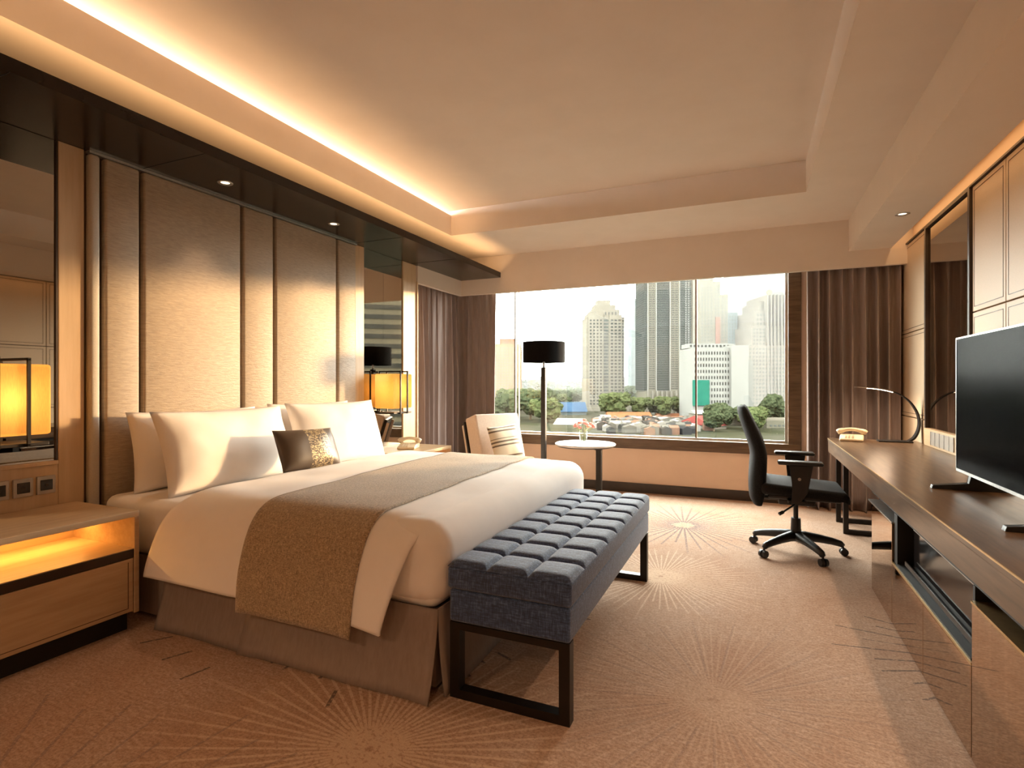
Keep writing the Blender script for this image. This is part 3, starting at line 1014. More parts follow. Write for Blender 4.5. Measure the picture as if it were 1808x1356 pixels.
# desk lamp: one arched blade
t = thing('desk_lamp', 'black arched desk lamp with a glowing tip on the walnut desk', 'lamp', (1.10, 5.40, DZ))
bm = NB(); box(bm, 0.955, 1.19, 5.34, 5.46, DZ, DZ + 0.012, bev=0.004)
obj('base', bm, M['black'], t)
ctrl = [(1.165, 0.722), (1.205, 0.755), (1.232, 0.815), (1.240, 0.885), (1.225, 0.96), (1.185, 1.035), (1.13, 1.09), (1.06, 1.128), (0.97, 1.150), (0.88, 1.160), (0.79, 1.166)]
wd = [0.034, 0.034, 0.032, 0.030, 0.028, 0.026, 0.024, 0.022, 0.02, 0.018, 0.014]
th_ = [0.014, 0.014, 0.013, 0.012, 0.011, 0.010, 0.009, 0.009, 0.008, 0.006, 0.003]


def blade(i0, i1, wk=1.0, tk=1.0, dz=0.0):
    bm = NB()
    rings = []
    N = (i1 - i0) * 6
    for k in range(N + 1):
        f = k / N * (i1 - i0) + i0
        i = min(int(f), len(ctrl) - 2)
        g = f - i
        p = sample([c for c in ctrl], f / (len(ctrl) - 1))
        q = sample([c for c in ctrl], min(1, (f + 0.05) / (len(ctrl) - 1))) - sample([c for c in ctrl], max(0, (f - 0.05) / (len(ctrl) - 1)))
        n = Vector((-q.y, q.x)).normalized()
        w = (wd[i] * (1 - g) + wd[i + 1] * g) * wk
        tt = (th_[i] * (1 - g) + th_[i + 1] * g) * tk / 2
        a = p + n * tt
        b = p - n * tt
        rings.append([bm.verts.new((a.x, 5.40 - w, a.y + dz)), bm.verts.new((a.x, 5.40 + w, a.y + dz)), bm.verts.new((b.x, 5.40 + w, b.y + dz)), bm.verts.new((b.x, 5.40 - w, b.y + dz))])
    for A, B in zip(rings, rings[1:]):
        for k in range(4):
            bm.faces.new((A[k], A[(k + 1) % 4], B[(k + 1) % 4], B[k]))
    bm.faces.new(rings[0]); bm.faces.new(rings[-1][::-1])
    return bm


obj('arm', blade(0, 7), M['black'], t, auto=30)
obj('light_head', blade(7, 10), M['silver'], t, auto=30)
obj('led', blade(7, 9, 0.8, 0.6, -0.0035), M['ledlens'], t)
lamp('AREA', 'desk_lamp_led', (-0.13, 0, 1.128 - DZ), 2.2, WARM2, (0, 0, 0), shape='RECTANGLE', size=0.16, size_y=0.03).parent = t

# ================================================================== office chair (faces the desk)
oc = thing('office_chair', 'black swivel office chair with armrests facing the desk', 'chair', (0.283, 4.37, 0))
K = M['black']
M['seatfab'] = varied('black_mesh_fabric', (0.006, 0.006, 0.0065), (0.012, 0.012, 0.013), nscale=120, rough=0.75, bump=0.15, spec=0.2)


def backshell(front):
    # profile of the back from bottom to top as (x, z), seen from the side
    bk = [(0.000, 0.345), (-0.025, 0.40), (-0.032, 0.50), (-0.028, 0.60), (-0.022, 0.70), (-0.034, 0.77), (-0.060, 0.85), (-0.086, 0.93), (-0.105, 1.00), (-0.105, 1.03)]
    fr_ = [(0.050, 0.35), (0.072, 0.42), (0.082, 0.52), (0.086, 0.62), (0.086, 0.71), (0.064, 0.79), (0.025, 0.88), (-0.012, 0.955), (-0.042, 1.015), (-0.066, 1.040)]
    return bk, fr_


bk, fr_ = backshell(True)
bm = NB()
rings = []
n = 18
for k in range(len(bk) * 3 - 2):
    s = k / (len(bk) * 3 - 3)
    a, b = sample(bk, s), sample(fr_, s)
    hw = 0.205 + 0.045 * math.sin(PI * min(1, s * 1.05)) - 0.06 * max(0, s - 0.8) / 0.2
    ring = []
    m_ = (a + b) / 2
    hv = (b - a) / 2
    for q in range(n):
        an = 2 * PI * q / n
        cy_, sx_ = math.cos(an), math.sin(an)
        cy_ = math.copysign(abs(cy_) ** 0.45, cy_)
        sx_ = math.copysign(abs(sx_) ** 0.75, sx_)
        curve = 0.025 * (cy_ ** 2)
        p = m_ + hv * sx_
        ring.append(bm.verts.new((p.x + curve, 4.37 + hw * cy_, p.y)))
    rings.append(ring)
for A, B in zip(rings, rings[1:]):
    for q in range(n):
        bm.faces.new((A[q], A[(q + 1) % n], B[(q + 1) % n], B[q]))
bm.faces.new(rings[0][::-1]); bm.faces.new(rings[-1])
obj('backrest', bm, M['seatfab'], oc, auto=60)
bm = NB()
vv = box(bm, 0.055, 0.585, 4.12, 4.62, 0.435, 0.515, bev=0.032, seg=4)
for v in bm.verts:
    if v.co.x > 0.5 and v.co.z > 0.45:
        v.co.z -= 0.05 * (v.co.x - 0.5) / 0.085
obj('seat', bm, M['seatfab'], oc, auto=60)
obj('seat_pan', boxes((0.10, 0.54, 4.17, 4.57, 0.405, 0.436), bev=0.01), K, oc, auto=50)
obj('mechanism', boxes((0.17, 0.40, 4.30, 4.44, 0.345, 0.405), (-0.005, 0.20, 4.34, 4.40, 0.365, 0.39), bev=0.008), K, oc, auto=50)
bm = NB(); cyl(bm, (0.30, 4.30, 0.375), (0.19, 4.10, 0.335), 0.006); cyl(bm, (0.19, 4.10, 0.335), (0.165, 4.085, 0.322), 0.011)
obj('tilt_lever', bm, K, oc)
for s in (-1, 1):
    yc = 4.37 + s * 0.285
    bm = NB()
    prism(bm, [(0.225, 0.655), (0.248, 0.50), (0.235, 0.40), (0.285, 0.395), (0.335, 0.48), (0.365, 0.655)], 'y', yc - 0.016, yc + 0.016, bev=0.004)
    box(bm, 0.22, 0.32, min(yc, 4.37 + s * 0.15), max(yc, 4.37 + s * 0.15), 0.398, 0.415)
    arm = obj('arm_support', bm, K, oc)
    bm = NB(); cyl(bm, (0.285, yc - 0.019, 0.565), (0.285, yc + 0.019, 0.565), 0.010)
    obj('arm_button', bm, M['switch'], arm)
    bm = NB(); box(bm, 0.155, 0.425, yc - 0.045, yc + 0.045, 0.657, 0.683, bev=0.012, seg=3)
    obj('armrest', bm, K, oc, auto=50)
bm = NB()
cyl(bm, (0.283, 4.37, 0.085), (0.283, 4.37, 0.245), 0.036, 0.031, 24)
cyl(bm, (0.283, 4.37, 0.235), (0.283, 4.37, 0.35), 0.016, 0.016, 20)
obj('gas_column', bm, K, oc, auto=50)
for k in range(5):
    a = rd(-62 + 72 * k)
    dx, dy = math.cos(a), math.sin(a)
    bm = NB()
    P = lambda r, z: (0.283 + dx * r, 4.37 + dy * r, z)
    tube(bm, [P(0.0, 0.118), P(0.06, 0.118), P(0.15, 0.108), P(0.23, 0.094), P(0.285, 0.080), P(0.300, 0.066)], [0.038, 0.035, 0.029, 0.025, 0.022, 0.017], 10)
    obj('base_arm', bm, K, oc, smooth=True)
    bm = NB()
    c0 = Vector(P(0.305, 0.026))
    nrm = Vector((-dy, dx, 0))
    for q in (-1, 1):
        cyl(bm, c0 + nrm * (0.006 * q), c0 + nrm * (0.024 * q), 0.026, 0.024, 18)
    cyl(bm, P(0.300, 0.03), P(0.300, 0.072), 0.007)
    obj('caster', bm, K, oc, auto=40)

# ================================================================== window corner: armchair, cushion, lamp, table, flowers
fa = rd(-30)
ac = thing('armchair', 'beige armless lounge chair with dark back frame in the window corner', 'armchair', (-2.27, 5.10, 0), fa + PI / 2)
# local: faces -y
bm = NB()
box(bm, -0.27, 0.27, -0.36, 0.20, 0.24, 0.42, bev=0.04, seg=3)
obj('seat_cushion', bm, M['chairfab'], ac, local=True, auto=50)
lean = Matrix.Translation((0, 0.18, 0.38)) @ Matrix.Rotation(rd(-17), 4, 'X')
bm = NB()
box(bm, -0.275, 0.275, -0.12, 0.085, 0.0, 0.49, bev=0.022, seg=3)
bmesh.ops.transform(bm, matrix=lean, verts=bm.verts)
obj('back_cushion', bm, M['chairfab'], ac, local=True, auto=50)
bm = NB()
box(bm, -0.285, 0.285, 0.088, 0.118, -0.14, 0.46, bev=0.006)
bmesh.ops.transform(bm, matrix=lean, verts=bm.verts)
obj('back_frame', bm, M['blackmetal'], ac, local=True)
for s_ in (-1, 1):
    bm = NB()
    box(bm, s_ * 0.277 - 0.008, s_ * 0.277 + 0.008, 0.119, 0.150, -0.14, 0.43, bev=0.004)
    bmesh.ops.transform(bm, matrix=lean, verts=bm.verts)
    obj('back_stile', bm, M['chairfab'], ac, local=True)
obj('seat_rail', boxes((-0.26, 0.26, -0.34, 0.24, 0.20, 0.239)), M['blackmetal'], ac, local=True)
for sx_ in (-1, 1):
    for yy in (-0.31, 0.21):
        bm = NB(); cyl(bm, (sx_ * 0.235, yy, 0.0), (sx_ * 0.225, yy, 0.20), 0.013, 0.020, 14)
        obj('leg', bm, M['blackmetal'], ac, local=True, smooth=True)

o = pillow('beige and brown striped cushion leaning on the beige lounge chair', (0, 0, 0), (0, 0, 0), 0.36, 0.36, 0.12, M['stripe'], name='striped_cushion', cat='cushion', seed=8, pinch=0.04)
ca, sa = math.cos(fa), math.sin(fa)
fwd_, lat_ = 0.03, -0.06
o.location = (-2.27 + ca * fwd_ - sa * lat_, 5.10 + sa * fwd_ + ca * lat_, 0.60)
o.rotation_euler = (rd(4), rd(-20), fa)

fx, fy = -2.105, 5.68
fl = thing('floor_lamp', 'black drum shade floor lamp standing before the window', 'lamp', (fx, fy, 0))
bm = NB(); lathe(bm, [(0.0, 0.0), (0.15, 0.0), (0.15, 0.018), (0.145, 0.022), (0.0, 0.022)], (fx, fy, 0), 40)
obj('base', bm, M['blackmetal'], fl, auto=40)
bm = NB(); box(bm, fx - 0.026, fx + 0.026, fy - 0.026, fy + 0.026, 0.022, 1.372, bev=0.004)
obj('pole', bm, M['blackmetal'], fl)
bm = NB(); cyl(bm, (fx, fy, 1.372), (fx, fy, 1.445), 0.012)
obj('neck', bm, M['silver'], fl, smooth=True)
bm = NB(); lathe(bm, [(0.233, 1.425), (0.233, 1.650), (0.229, 1.650), (0.229, 1.425), (0.233, 1.425)], (fx, fy, 0), 56)
box(bm, fx - 0.23, fx + 0.23, fy - 0.004, fy + 0.004, 1.436, 1.444); box(bm, fx - 0.004, fx + 0.004, fy - 0.23, fy + 0.23, 1.436, 1.444)
obj('lamp_shade', bm, M['blackshade'], fl, auto=40)

tb = thing('side_table', 'round white marble side table on one dark post by the window', 'table', (-1.51, 5.25, 0))
x, y = -1.51, 5.25
bm = NB(); lathe(bm, [(0.0, 0.586), (0.288, 0.586), (0.297, 0.592), (0.297, 0.603), (0.290, 0.608), (0.0, 0.608)], (x, y, 0), 64)
obj('table_top', bm, M['marble'], tb, auto=40)
bm = NB(); lathe(bm, [(0.0, 0.572), (0.27, 0.574), (0.285, 0.5855), (0.0, 0.5855)], (x, y, 0), 48)
obj('under_plate', bm, M['blackmetal'], tb, auto=40)
ox, oy = x + 0.125, y + 0.055
bm = NB()
box(bm, ox - 0.026, ox + 0.026, oy - 0.026, oy + 0.026, 0.014, 0.573)
prism(bm, [(ox - 0.16, 0.572), (ox - 0.026, 0.535), (ox + 0.026, 0.535), (ox + 0.05, 0.572)], 'y', oy - 0.02, oy + 0.02)
obj('post', bm, M['blackmetal'], tb)
bm = NB(); lathe(bm, [(0.0, 0.0), (0.20, 0.0), (0.20, 0.010), (0.0, 0.014)], (x + 0.06, y + 0.03, 0), 48)
obj('base', bm, M['blackmetal'], tb, auto=40)

vx, vy = -1.545, 5.30
vz = thing('flower_vase', 'small clear glass vase of pink flowers on the marble table', 'vase', (vx, vy, 0.608))
bm = NB(); lathe(bm, [(0.0, 0.0), (0.036, 0.0), (0.040, 0.01), (0.043, 0.115), (0.040, 0.115), (0.037, 0.014), (0.0, 0.012)], (vx, vy, 0.608), 28)
obj('glass', bm, M['vase'], vz, smooth=True)
M['pink'] = varied('pink_petals', (0.82, 0.28, 0.24), (0.88, 0.48, 0.40), nscale=60, rough=0.6)
M['stem'] = varied('green_stems', (0.20, 0.28, 0.10), (0.34, 0.36, 0.14), nscale=40, rough=0.6)
rr = random.Random(3)
for k in range(17):
    a = rr.uniform(0, 2 * PI)
    r = 0.10 * math.sqrt(rr.random())
    hz = 0.608 + 0.205 - r * r * 6.5 + rr.uniform(-0.012, 0.012)
    hx, hy = vx + r * math.cos(a) + 0.012, vy + r * math.sin(a)
    bm = NB(); tube(bm, [(vx + 0.02 * math.cos(a), vy + 0.02 * math.sin(a), 0.622), (vx + 0.03 * math.cos(a), vy + 0.03 * math.sin(a), 0.71), (hx, hy, hz)], 0.0022, 5)
    st = obj('flower_stem', bm, M['stem'], vz, smooth=True)
    bm = NB()
    for p in range(9):
        q = p * 2.4
        ti = 0.35 + 0.9 * (p / 9)
        m4 = Matrix.Translation((hx, hy, hz)) @ Matrix.Rotation(q, 4, 'Z') @ Matrix.Rotation(-ti, 4, 'Y') @ Matrix.Translation((0.013, 0, 0)) @ Matrix.Diagonal((0.017, 0.013, 0.004, 1))
        bmesh.ops.create_icosphere(bm, subdivisions=1, radius=1.0, matrix=m4)
    obj('blossom', bm, M['pink'], st, smooth=True)


# ================================================================== curtains
def curtain(label, path, z0, z1, folds, amp, seed, group):
    """path: polyline in plan; folds get tighter towards the heading"""
    P = [Vector((a, b)) for a, b in path]
    L = [0.0]
    for a, b in zip(P, P[1:]):
        L.append(L[-1] + (b - a).length)

    def at(s):
        d = s * L[-1]
        for i in range(len(P) - 1):
            if d <= L[i + 1] or i == len(P) - 2:
                f = (d - L[i]) / (L[i + 1] - L[i])
                return P[i].lerp(P[i + 1], f), (P[i + 1] - P[i]).normalized()
    r_ = random.Random(seed)
    ph = [r_.uniform(0, 2 * PI) for _ in range(6)]
    NU, NV = folds * 14, 22

    def fn(u, v):
        z = z1 + (z0 - z1) * v
        p, t = at(u)
        # soften the corner
        if 0.02 < u < 0.98:
            pa, _ = at(max(0, u - 0.03)); pb, _ = at(min(1, u + 0.03))
            p = (pa + pb + p) / 3
            t = (pb - pa).normalized()
        nn = Vector((t.y, -t.x))
        warp = u + 0.010 * math.sin(3.1 * u * 2 * PI + ph[0]) + 0.008 * v * math.sin(5 * u * 2 * PI + ph[1] + v)
        w = math.sin(warp * folds * 2 * PI)
        w = math.copysign(abs(w) ** 0.8, w)
        w2 = math.sin(warp * folds * 2 * PI * 2.02 + ph[2]) * (1 - v) ** 2
        a = amp * (0.42 + 0.58 * min(1, v * 2.2)) * (0.75 + 0.35 * math.sin(u * 11 + ph[3]))
        p = p + nn * (a * w + 0.25 * amp * w2) + t * (0.25 * amp * math.cos(warp * folds * 2 * PI))
        p = p - nn * 0.0
        return (p.x, p.y, z)
    bm = NB(); grid(bm, fn, NU, NV)
    t = thing('curtain', label, 'curtain', (P[0].x, P[0].y, 0), group=group)
    obj('drape', bm, M['curtain'], t, smooth=True, solid=0.004)
    bm = NB()
    for a, b in zip(P, P[1:]):
        cyl(bm, (a.x, a.y, z1 + 0.02), (b.x, b.y, z1 + 0.02), 0.010, seg=8)
    obj('curtain_track', bm, M['silver'], t)
    return t


curtain('long mauve brown curtain wrapping the corner beside the beige armchair', [(-3.36, 4.95), (-3.36, 5.95), (-2.84, 5.965)], 0.008, 2.36, 12, 0.075, 4, 'mauve brown window curtains')
curtain('long mauve brown curtain behind the desk and office chair', [(0.46, 5.975), (1.215, 5.975)], 0.008, 2.36, 8, 0.085, 9, 'mauve brown window curtains')

# ================================================================== the city outside
GZ = -21.0
M['ground'] = varied('city_ground', (0.0118, 0.0123, 0.0073), (0.0249, 0.0227, 0.0182), nscale=0.02, detail=8, rough=0.9, spec=0.0)
o = struct('ground', boxes((-4000, 4000, 7, 6000, GZ - 1, GZ)), M['ground'])
M['b_cream'] = varied('cream_facade', (0.0655, 0.0592, 0.0479), (0.0725, 0.0655, 0.0523), nscale=0.1, rough=0.8, spec=0.0)
M['b_peach'] = varied('peach_facade', (0.0819, 0.0510, 0.0277), (0.0888, 0.0561, 0.0315), nscale=0.1, rough=0.8, spec=0.0)
M['b_dark'] = varied('dark_green_glass_facade', (0.0088, 0.0113, 0.0101), (0.0139, 0.0158, 0.0145), nscale=0.1, rough=0.4, spec=0.0)
M['b_beige'] = varied('beige_facade', (0.0441, 0.0410, 0.0315), (0.0510, 0.0479, 0.0359), nscale=0.1, rough=0.8, spec=0.0)
M['b_white'] = varied('white_facade', (0.0725, 0.0725, 0.0674), (0.0788, 0.0788, 0.0737), nscale=0.1, rough=0.8, spec=0.0)
M['b_blue'] = varied('blue_grey_facade', (0.0328, 0.0410, 0.0428), (0.0410, 0.0491, 0.0510), nscale=0.1, rough=0.6, spec=0.0)
M['b_pale'] = varied('pale_hazy_facade', (0.0355, 0.0374, 0.0363), (0.0393, 0.0412, 0.0404), nscale=0.1, rough=0.7, spec=0.0)
M['b_tan'] = varied('tan_facade', (0.0523, 0.0479, 0.0410), (0.0592, 0.0542, 0.0460), nscale=0.1, rough=0.8, spec=0.0)
M['b_win'] = varied('dark_window_glass', (0.0132, 0.0139, 0.0132), (0.0195, 0.0202, 0.0189), nscale=0.2, rough=0.3, spec=0.0)
M['b_winl'] = varied('soft_window_glass', (0.0277, 0.0296, 0.0277), (0.0359, 0.0378, 0.0347), nscale=0.2, rough=0.3, spec=0.0)
M['teal'] = varied('teal_netting', (0.0050, 0.0359, 0.0265), (0.0082, 0.0460, 0.0328), nscale=0.3, rough=0.8, spec=0.0)
M['orange'] = varied('orange_tiles', (0.0687, 0.0246, 0.0113), (0.0819, 0.0347, 0.0164), nscale=0.5, rough=0.8, spec=0.0)
M['redroof'] = varied('red_metal_roof', (0.0737, 0.0164, 0.0151), (0.0851, 0.0233, 0.0195), nscale=0.3, rough=0.6, spec=0.0)
M['blueroof'] = varied('blue_metal_roof', (0.0095, 0.0195, 0.0359), (0.0151, 0.0277, 0.0460), nscale=0.3, rough=0.6, spec=0.0)
M['crane'] = varied('rust_red_steel', (0.0561, 0.0265, 0.0183), (0.0655, 0.0328, 0.0233), nscale=0.5, rough=0.7, spec=0.0)


class Tower:
    def __init__(self, name, label, u0, u1, depth, rot=0.0, cat='building', deep=None):
        self.d = depth
        self.w = (u1 - u0) / FPX * depth
        self.dp = deep or self.w * 0.8
        self.cx, self.cy = F2((u0 + u1) / 2, depth + self.dp / 2)
        self.t = thing(name, label, cat, (self.cx, self.cy, GZ), TH + rot)
        self.u0 = u0

    def x(self, u):
        return (u - self.u0) / FPX * self.d - self.w / 2

    def z(self, v):
        return ZV(v, self.d) - GZ

    def part(self, name, bm, m, parent=None, stuff=False):
        o = obj(name, bm, m, parent or self.t, local=True)
        if stuff:
            o['kind'] = 'stuff'
        return o

    def blk(self, name, u0, u1, v0, v1, m, y0=None, y1=None):
        z0 = 0.0 if v1 is None else self.z(v1)
        return self.part(name, boxes((self.x(u0), self.x(u1), -self.dp / 2 if y0 is None else y0, self.dp / 2 if y1 is None else y1, z0, self.z(v0))), m)

    def wins(self, u0, u1, v0, v1, nc, nr, m, fw=0.55, fh=0.55, yf=None, side=0, name='window_grid', out=0.15):
        bm = NB()
        yf = -self.dp / 2 if yf is None else yf
        xa, xb, za, zb = self.x(u0), self.x(u1), self.z(v1), self.z(v0)
        cw, ch = (xb - xa) / nc, (zb - za) / nr
        for i in range(nc):
            for j in range(nr):
                cx_, cz_ = xa + cw * (i + 0.5), za + ch * (j + 0.5)
                box(bm, cx_ - cw * fw / 2, cx_ + cw * fw / 2, yf - out, yf + out, cz_ - ch * fh / 2, cz_ + ch * fh / 2)
        if side:
            n = max(3, int(nc * self.dp / self.w))
            cd = self.dp / n
            xs = xa if side < 0 else xb
            for i in range(n):
                for j in range(nr):
                    cy_, cz_ = -self.dp / 2 + cd * (i + 0.5), za + ch * (j + 0.5)
                    box(bm, xs - out, xs + out, cy_ - cd * fw / 2, cy_ + cd * fw / 2, cz_ - ch * fh / 2, cz_ + ch * fh / 2)
        return self.part(name, bm, m, stuff=True)

    def bands(self, u0, u1, v0, v1, n, m, fh=0.3, name='floor_bands', out=0.4):
        bm = NB()
        za, zb = self.z(v1), self.z(v0)
        ch = (zb - za) / n
        for j in range(n):
            box(bm, self.x(u0) - out, self.x(u1) + out, -self.dp / 2 - out, self.dp / 2 + out, za + ch * j, za + ch * (j + fh))
        return self.part(name, bm, m, stuff=True)


# cream tower with stepped crown
T = Tower('tower_block', 'cream residential tower with stepped rounded crown, standing alone', 1030, 1098, 440, 0.0)
T.blk('tower_body', 1030, 1098, 560, None, M['b_cream'])
T.blk('corner_bay', 1034, 1060, 552, None, M['b_cream'], y0=-T.dp / 2 - 1.6)
T.blk('corner_bay', 1071, 1093, 556, None, M['b_cream'], y0=-T.dp / 2 - 1.6)
T.wins(1035, 1059, 563, 716, 4, 26, M['b_win'], 0.5, 0.5, yf=-T.dp / 2 - 1.6)
T.wins(1072, 1092, 563, 716, 3, 26, M['b_win'], 0.62, 0.5, yf=-T.dp / 2 - 1.6)
T.wins(1061, 1070, 563, 716, 1, 26, M['b_winl'], 0.9, 0.62)
T.wins(1093.5, 1097.5, 563, 716, 1, 26, M['b_win'], 0.6, 0.5)
for k, (a, b, v0, v1) in enumerate(((1040, 1090, 546, 560), (1046, 1084, 537, 546), (1052, 1076, 528, 537))):
    T.blk('crown_tier', a, b, v0, v1, M['b_cream'], y0=-T.dp / 2 + 1 + 3 * k, y1=T.dp / 2 - 1 - 3 * k)
T.wins(1044, 1086, 549, 557, 7, 1, M['b_win'], 0.4, 0.6, yf=-T.dp / 2 + 1)
T.blk('podium', 1026, 1104, 720, None, M['b_cream'], y0=-T.dp / 2 - 5)

# peach block at the left window edge
T = Tower('apartment_block', 'peach apartment block beside the left curtain edge', 872, 920, 560)
T.blk('block_body', 872, 920, 607, None, M['b_peach'])
T.blk('block_roof', 882, 914, 598, 607, M['orange'])
T.wins(874, 919, 612, 712, 9, 20, M['b_tan'], 0.62, 0.45)
T.blk('service_tower', 905, 922, 612, None, M['b_peach'], y0=0)

# dark tall tower
T = Tower('skyscraper', 'dark green skyscraper with pale vertical ribs, tallest in the window', 1128, 1212, 400)
T.blk('tower_body', 1128, 1212, 380, 690, M['b_dark'])
T.bands(1128, 1212, 380, 690, 78, M['b_winl'], 0.22, out=0.25)
for a, b in ((1133, 1149), (1172, 1190)):
    T.blk('balcony_bay', a, b, 385, 690, M['b_beige'], y0=-T.dp / 2 - 1.4, y1=0)
    T.wins(a + 2.5, b - 2.5, 390, 688, 2, 76, M['b_win'], 0.8, 0.5, yf=-T.dp / 2 - 1.4)
    for q in (a, b - 1.2):
        T.blk('rib', q, q + 1.3, 382, 690, M['b_white'], y0=-T.dp / 2 - 2.2, y1=-T.dp / 2)
T.wins(1199, 1209, 385, 690, 2, 76, M['b_white'], 0.35, 0.6, name='white_fins', out=0.6)
T.blk('podium', 1130, 1212, 690, None, M['b_beige'], y0=-T.dp / 2 - 3)
for k in range(10):
    q = 1131 + k * 8.2
    T.blk('podium_pier', q, q + 3.0, 690, None, M['b_tan'], y0=-T.dp / 2 - 4.5)
T.blk('side_wing', 1212, 1228, 380, None, M['b_dark'], y0=4)
T.blk('side_rib', 1224, 1226, 380, None, M['b_peach'], y0=3)

# blue-grey tower behind
T = Tower('office_tower', 'slim blue grey tower half hidden behind the dark skyscraper', 1111, 1150, 720)
T.blk('tower_body', 1111, 1150, 541, None, M['b_blue'])
T.blk('tower_top', 1116, 1150, 527, 541, M['b_blue'])
T.wins(1112, 1128, 545, 690, 4, 30, M['b_winl'], 0.5, 0.6)

# stepped grey-green tower with crane mast
T = Tower('office_tower', 'stepped grey green tower between the dark skyscraper and pale towers', 1226, 1294, 560)
for k, (a, b, v0) in enumerate(((1226, 1250, 440), (1250, 1262, 497), (1262, 1275, 520), (1275, 1292, 552))):
    T.blk('tower_step', a, b, v0, None, M['b_beige'] if k != 3 else M['b_blue'])
    T.wins(a + 1, b - 1, v0 + 4, 640, max(2, int((b - a) / 5)), int((640 - v0) / 6), M['b_winl'], 0.5, 0.55)
T.blk('rust_strip', 1253, 1261, 560, None, M['crane'], y0=-T.dp / 2 - 1)

# pale high tower and the tan stepped tower in front of it
T = Tower('office_tower', 'pale hazy high rise rising out of the window top at the right', 1293, 1420, 800)
T.blk('tower_body', 1293, 1420, 380, None, M['b_pale'])
T.wins(1295, 1418, 400, 640, 26, 50, M['b_winl'], 0.4, 0.4)
T = Tower('office_tower', 'tan stepped tower with arched crown near the right window frame', 1306, 1412, 520)
for k, (a, b, v0) in enumerate(((1300, 1420, 610), (1308, 1412, 575), (1316, 1404, 548), (1326, 1400, 530))):
    T.blk('tower_step', a, b, v0, None, M['b_tan'], y0=-T.dp / 2 + 2 * k)
    T.wins(a + 2, b - 2, v0 + 3, (610, 610, 575, 548)[k] if k else 715, int((b - a) / 6), max(3, int((((610, 610, 575, 548)[k] if k else 715) - v0) / 7)), M['b_winl'], 0.5, 0.5, yf=-T.dp / 2 + 2 * k)
for k in range(9):
    q = 1334 + k * 6.2
    T.blk('pier', q, q + 2, 520, None, M['b_tan'], y0=-T.dp / 2 - 1)
bm = NB(); cyl(bm, (T.x(1362), -T.dp / 2 + 8, T.z(530)), (T.x(1362), T.dp / 2 - 8, T.z(530)), 15 / FPX * 520 * 1.2, seg=32)
T.part('arched_crown', bm, M['b_pale'])
bm = NB(); cyl(bm, (T.x(1345), -T.dp / 2 + 6.5, T.z(514)), (T.x(1345), -T.dp / 2 + 8, T.z(514)), 5 / FPX * 520, seg=20)
T.part('crown_emblem', bm, M['b_peach'])

# white mid-rise with teal netting
T = Tower('mid_rise', 'white mid rise with teal netting on one side and grid windows', 1209, 1304, 320, deep=26)
T.blk('block_body', 1209, 1276, 614, None, M['b_white'])
T.blk('stair_core', 1274, 1304, 610, None, M['b_white'], y0=-T.dp / 2 - 2.5)
T.wins(1211, 1274, 618, 715, 13, 9, M['b_win'], 0.42, 0.5)
T.blk('roof_frame', 1213, 1298, 604, 612, M['b_white'], y0=0)
T.wins(1215, 1297, 605.5, 611, 12, 1, M['b_win'], 0.5, 0.7, yf=0)
T.blk('teal_netting', 1208, 1237, 671, 716, M['teal'], y0=-T.dp / 2 - 1.2, y1=-T.dp / 2 - 0.2)
T = Tower('slab_tower', 'thin blank white slab tower beside the white mid rise', 1311, 1321, 330, deep=14)
T.blk('block_body', 1311, 1321, 637, None, M['b_white'])
T.blk('low_block', 1296, 1311, 680, None, M['b_white'], y0=-2)

# block to the right of the view, seen only in the mirror beside the curtain
T = Tower('office_block', 'grey office block outside, seen in the narrow mirror by the curtain', 1000, 1100, 260, deep=30)
T.t.location = (math.sin(rd(38.5)) * 230, math.cos(rd(38.5)) * 230, GZ)
T.t.rotation_euler = (0, 0, rd(-38.5))
T.part('block_body', boxes((-21, 32, -15, 15, 0, 74)), M['b_beige'])
bm = NB()
for j in range(19):
    box(bm, -20, 0, -15.3, -14.7, 1.5 + j * 3.8, 3.2 + j * 3.8)
    for i in range(8):
        box(bm, 2 + i * 3, 3.4 + i * 3, -15.3, -14.7, 1.5 + j * 3.8, 3.6 + j * 3.8)
T.part('window_grid', bm, M['b_win'], stuff=True)

# far hazy skyline
for k, (a, b, v0, dd) in enumerate(((943, 958, 666, 1500), (975, 984, 668, 1700), (992, 1003, 664, 1900), (1008, 1016, 667, 1800), (1018, 1030, 669, 1600), (1099, 1110, 668, 1500), (928, 938, 671, 1800))):
    T = Tower('distant_block', 'distant pale block on the hazy skyline beyond the trees', a, b, dd)
    T.t['group'] = 'distant skyline blocks'
    T.blk('block_body', a, b, v0, None, M['b_pale'])
    T.blk('block_top', a + 2, b - 3, v0 - 1.5, v0, M['b_pale'])

# low buildings with roofs
def shed(label, u0, u1, v_eave, v_ridge, depth, deep, roof, name='low_house', wallm='b_cream', rot=0.0, group=None):
    T = Tower(name, label, u0, u1, depth, rot, 'house', deep)
    if group:
        T.t['group'] = group
    w = T.w / 2
    ze, zr = T.z(v_eave), T.z(v_ridge)
    T.part('house_walls', boxes((-w, w, -deep / 2, deep / 2, 0, ze)), M[wallm])
    bm = NB()
    prism(bm, [(-deep / 2 - 0.8, ze), (deep / 2 + 0.8, ze), (0, zr)], 'x', -w - 0.8, w + 0.8)
    T.part('pitched_roof', bm, M[roof])
    return T


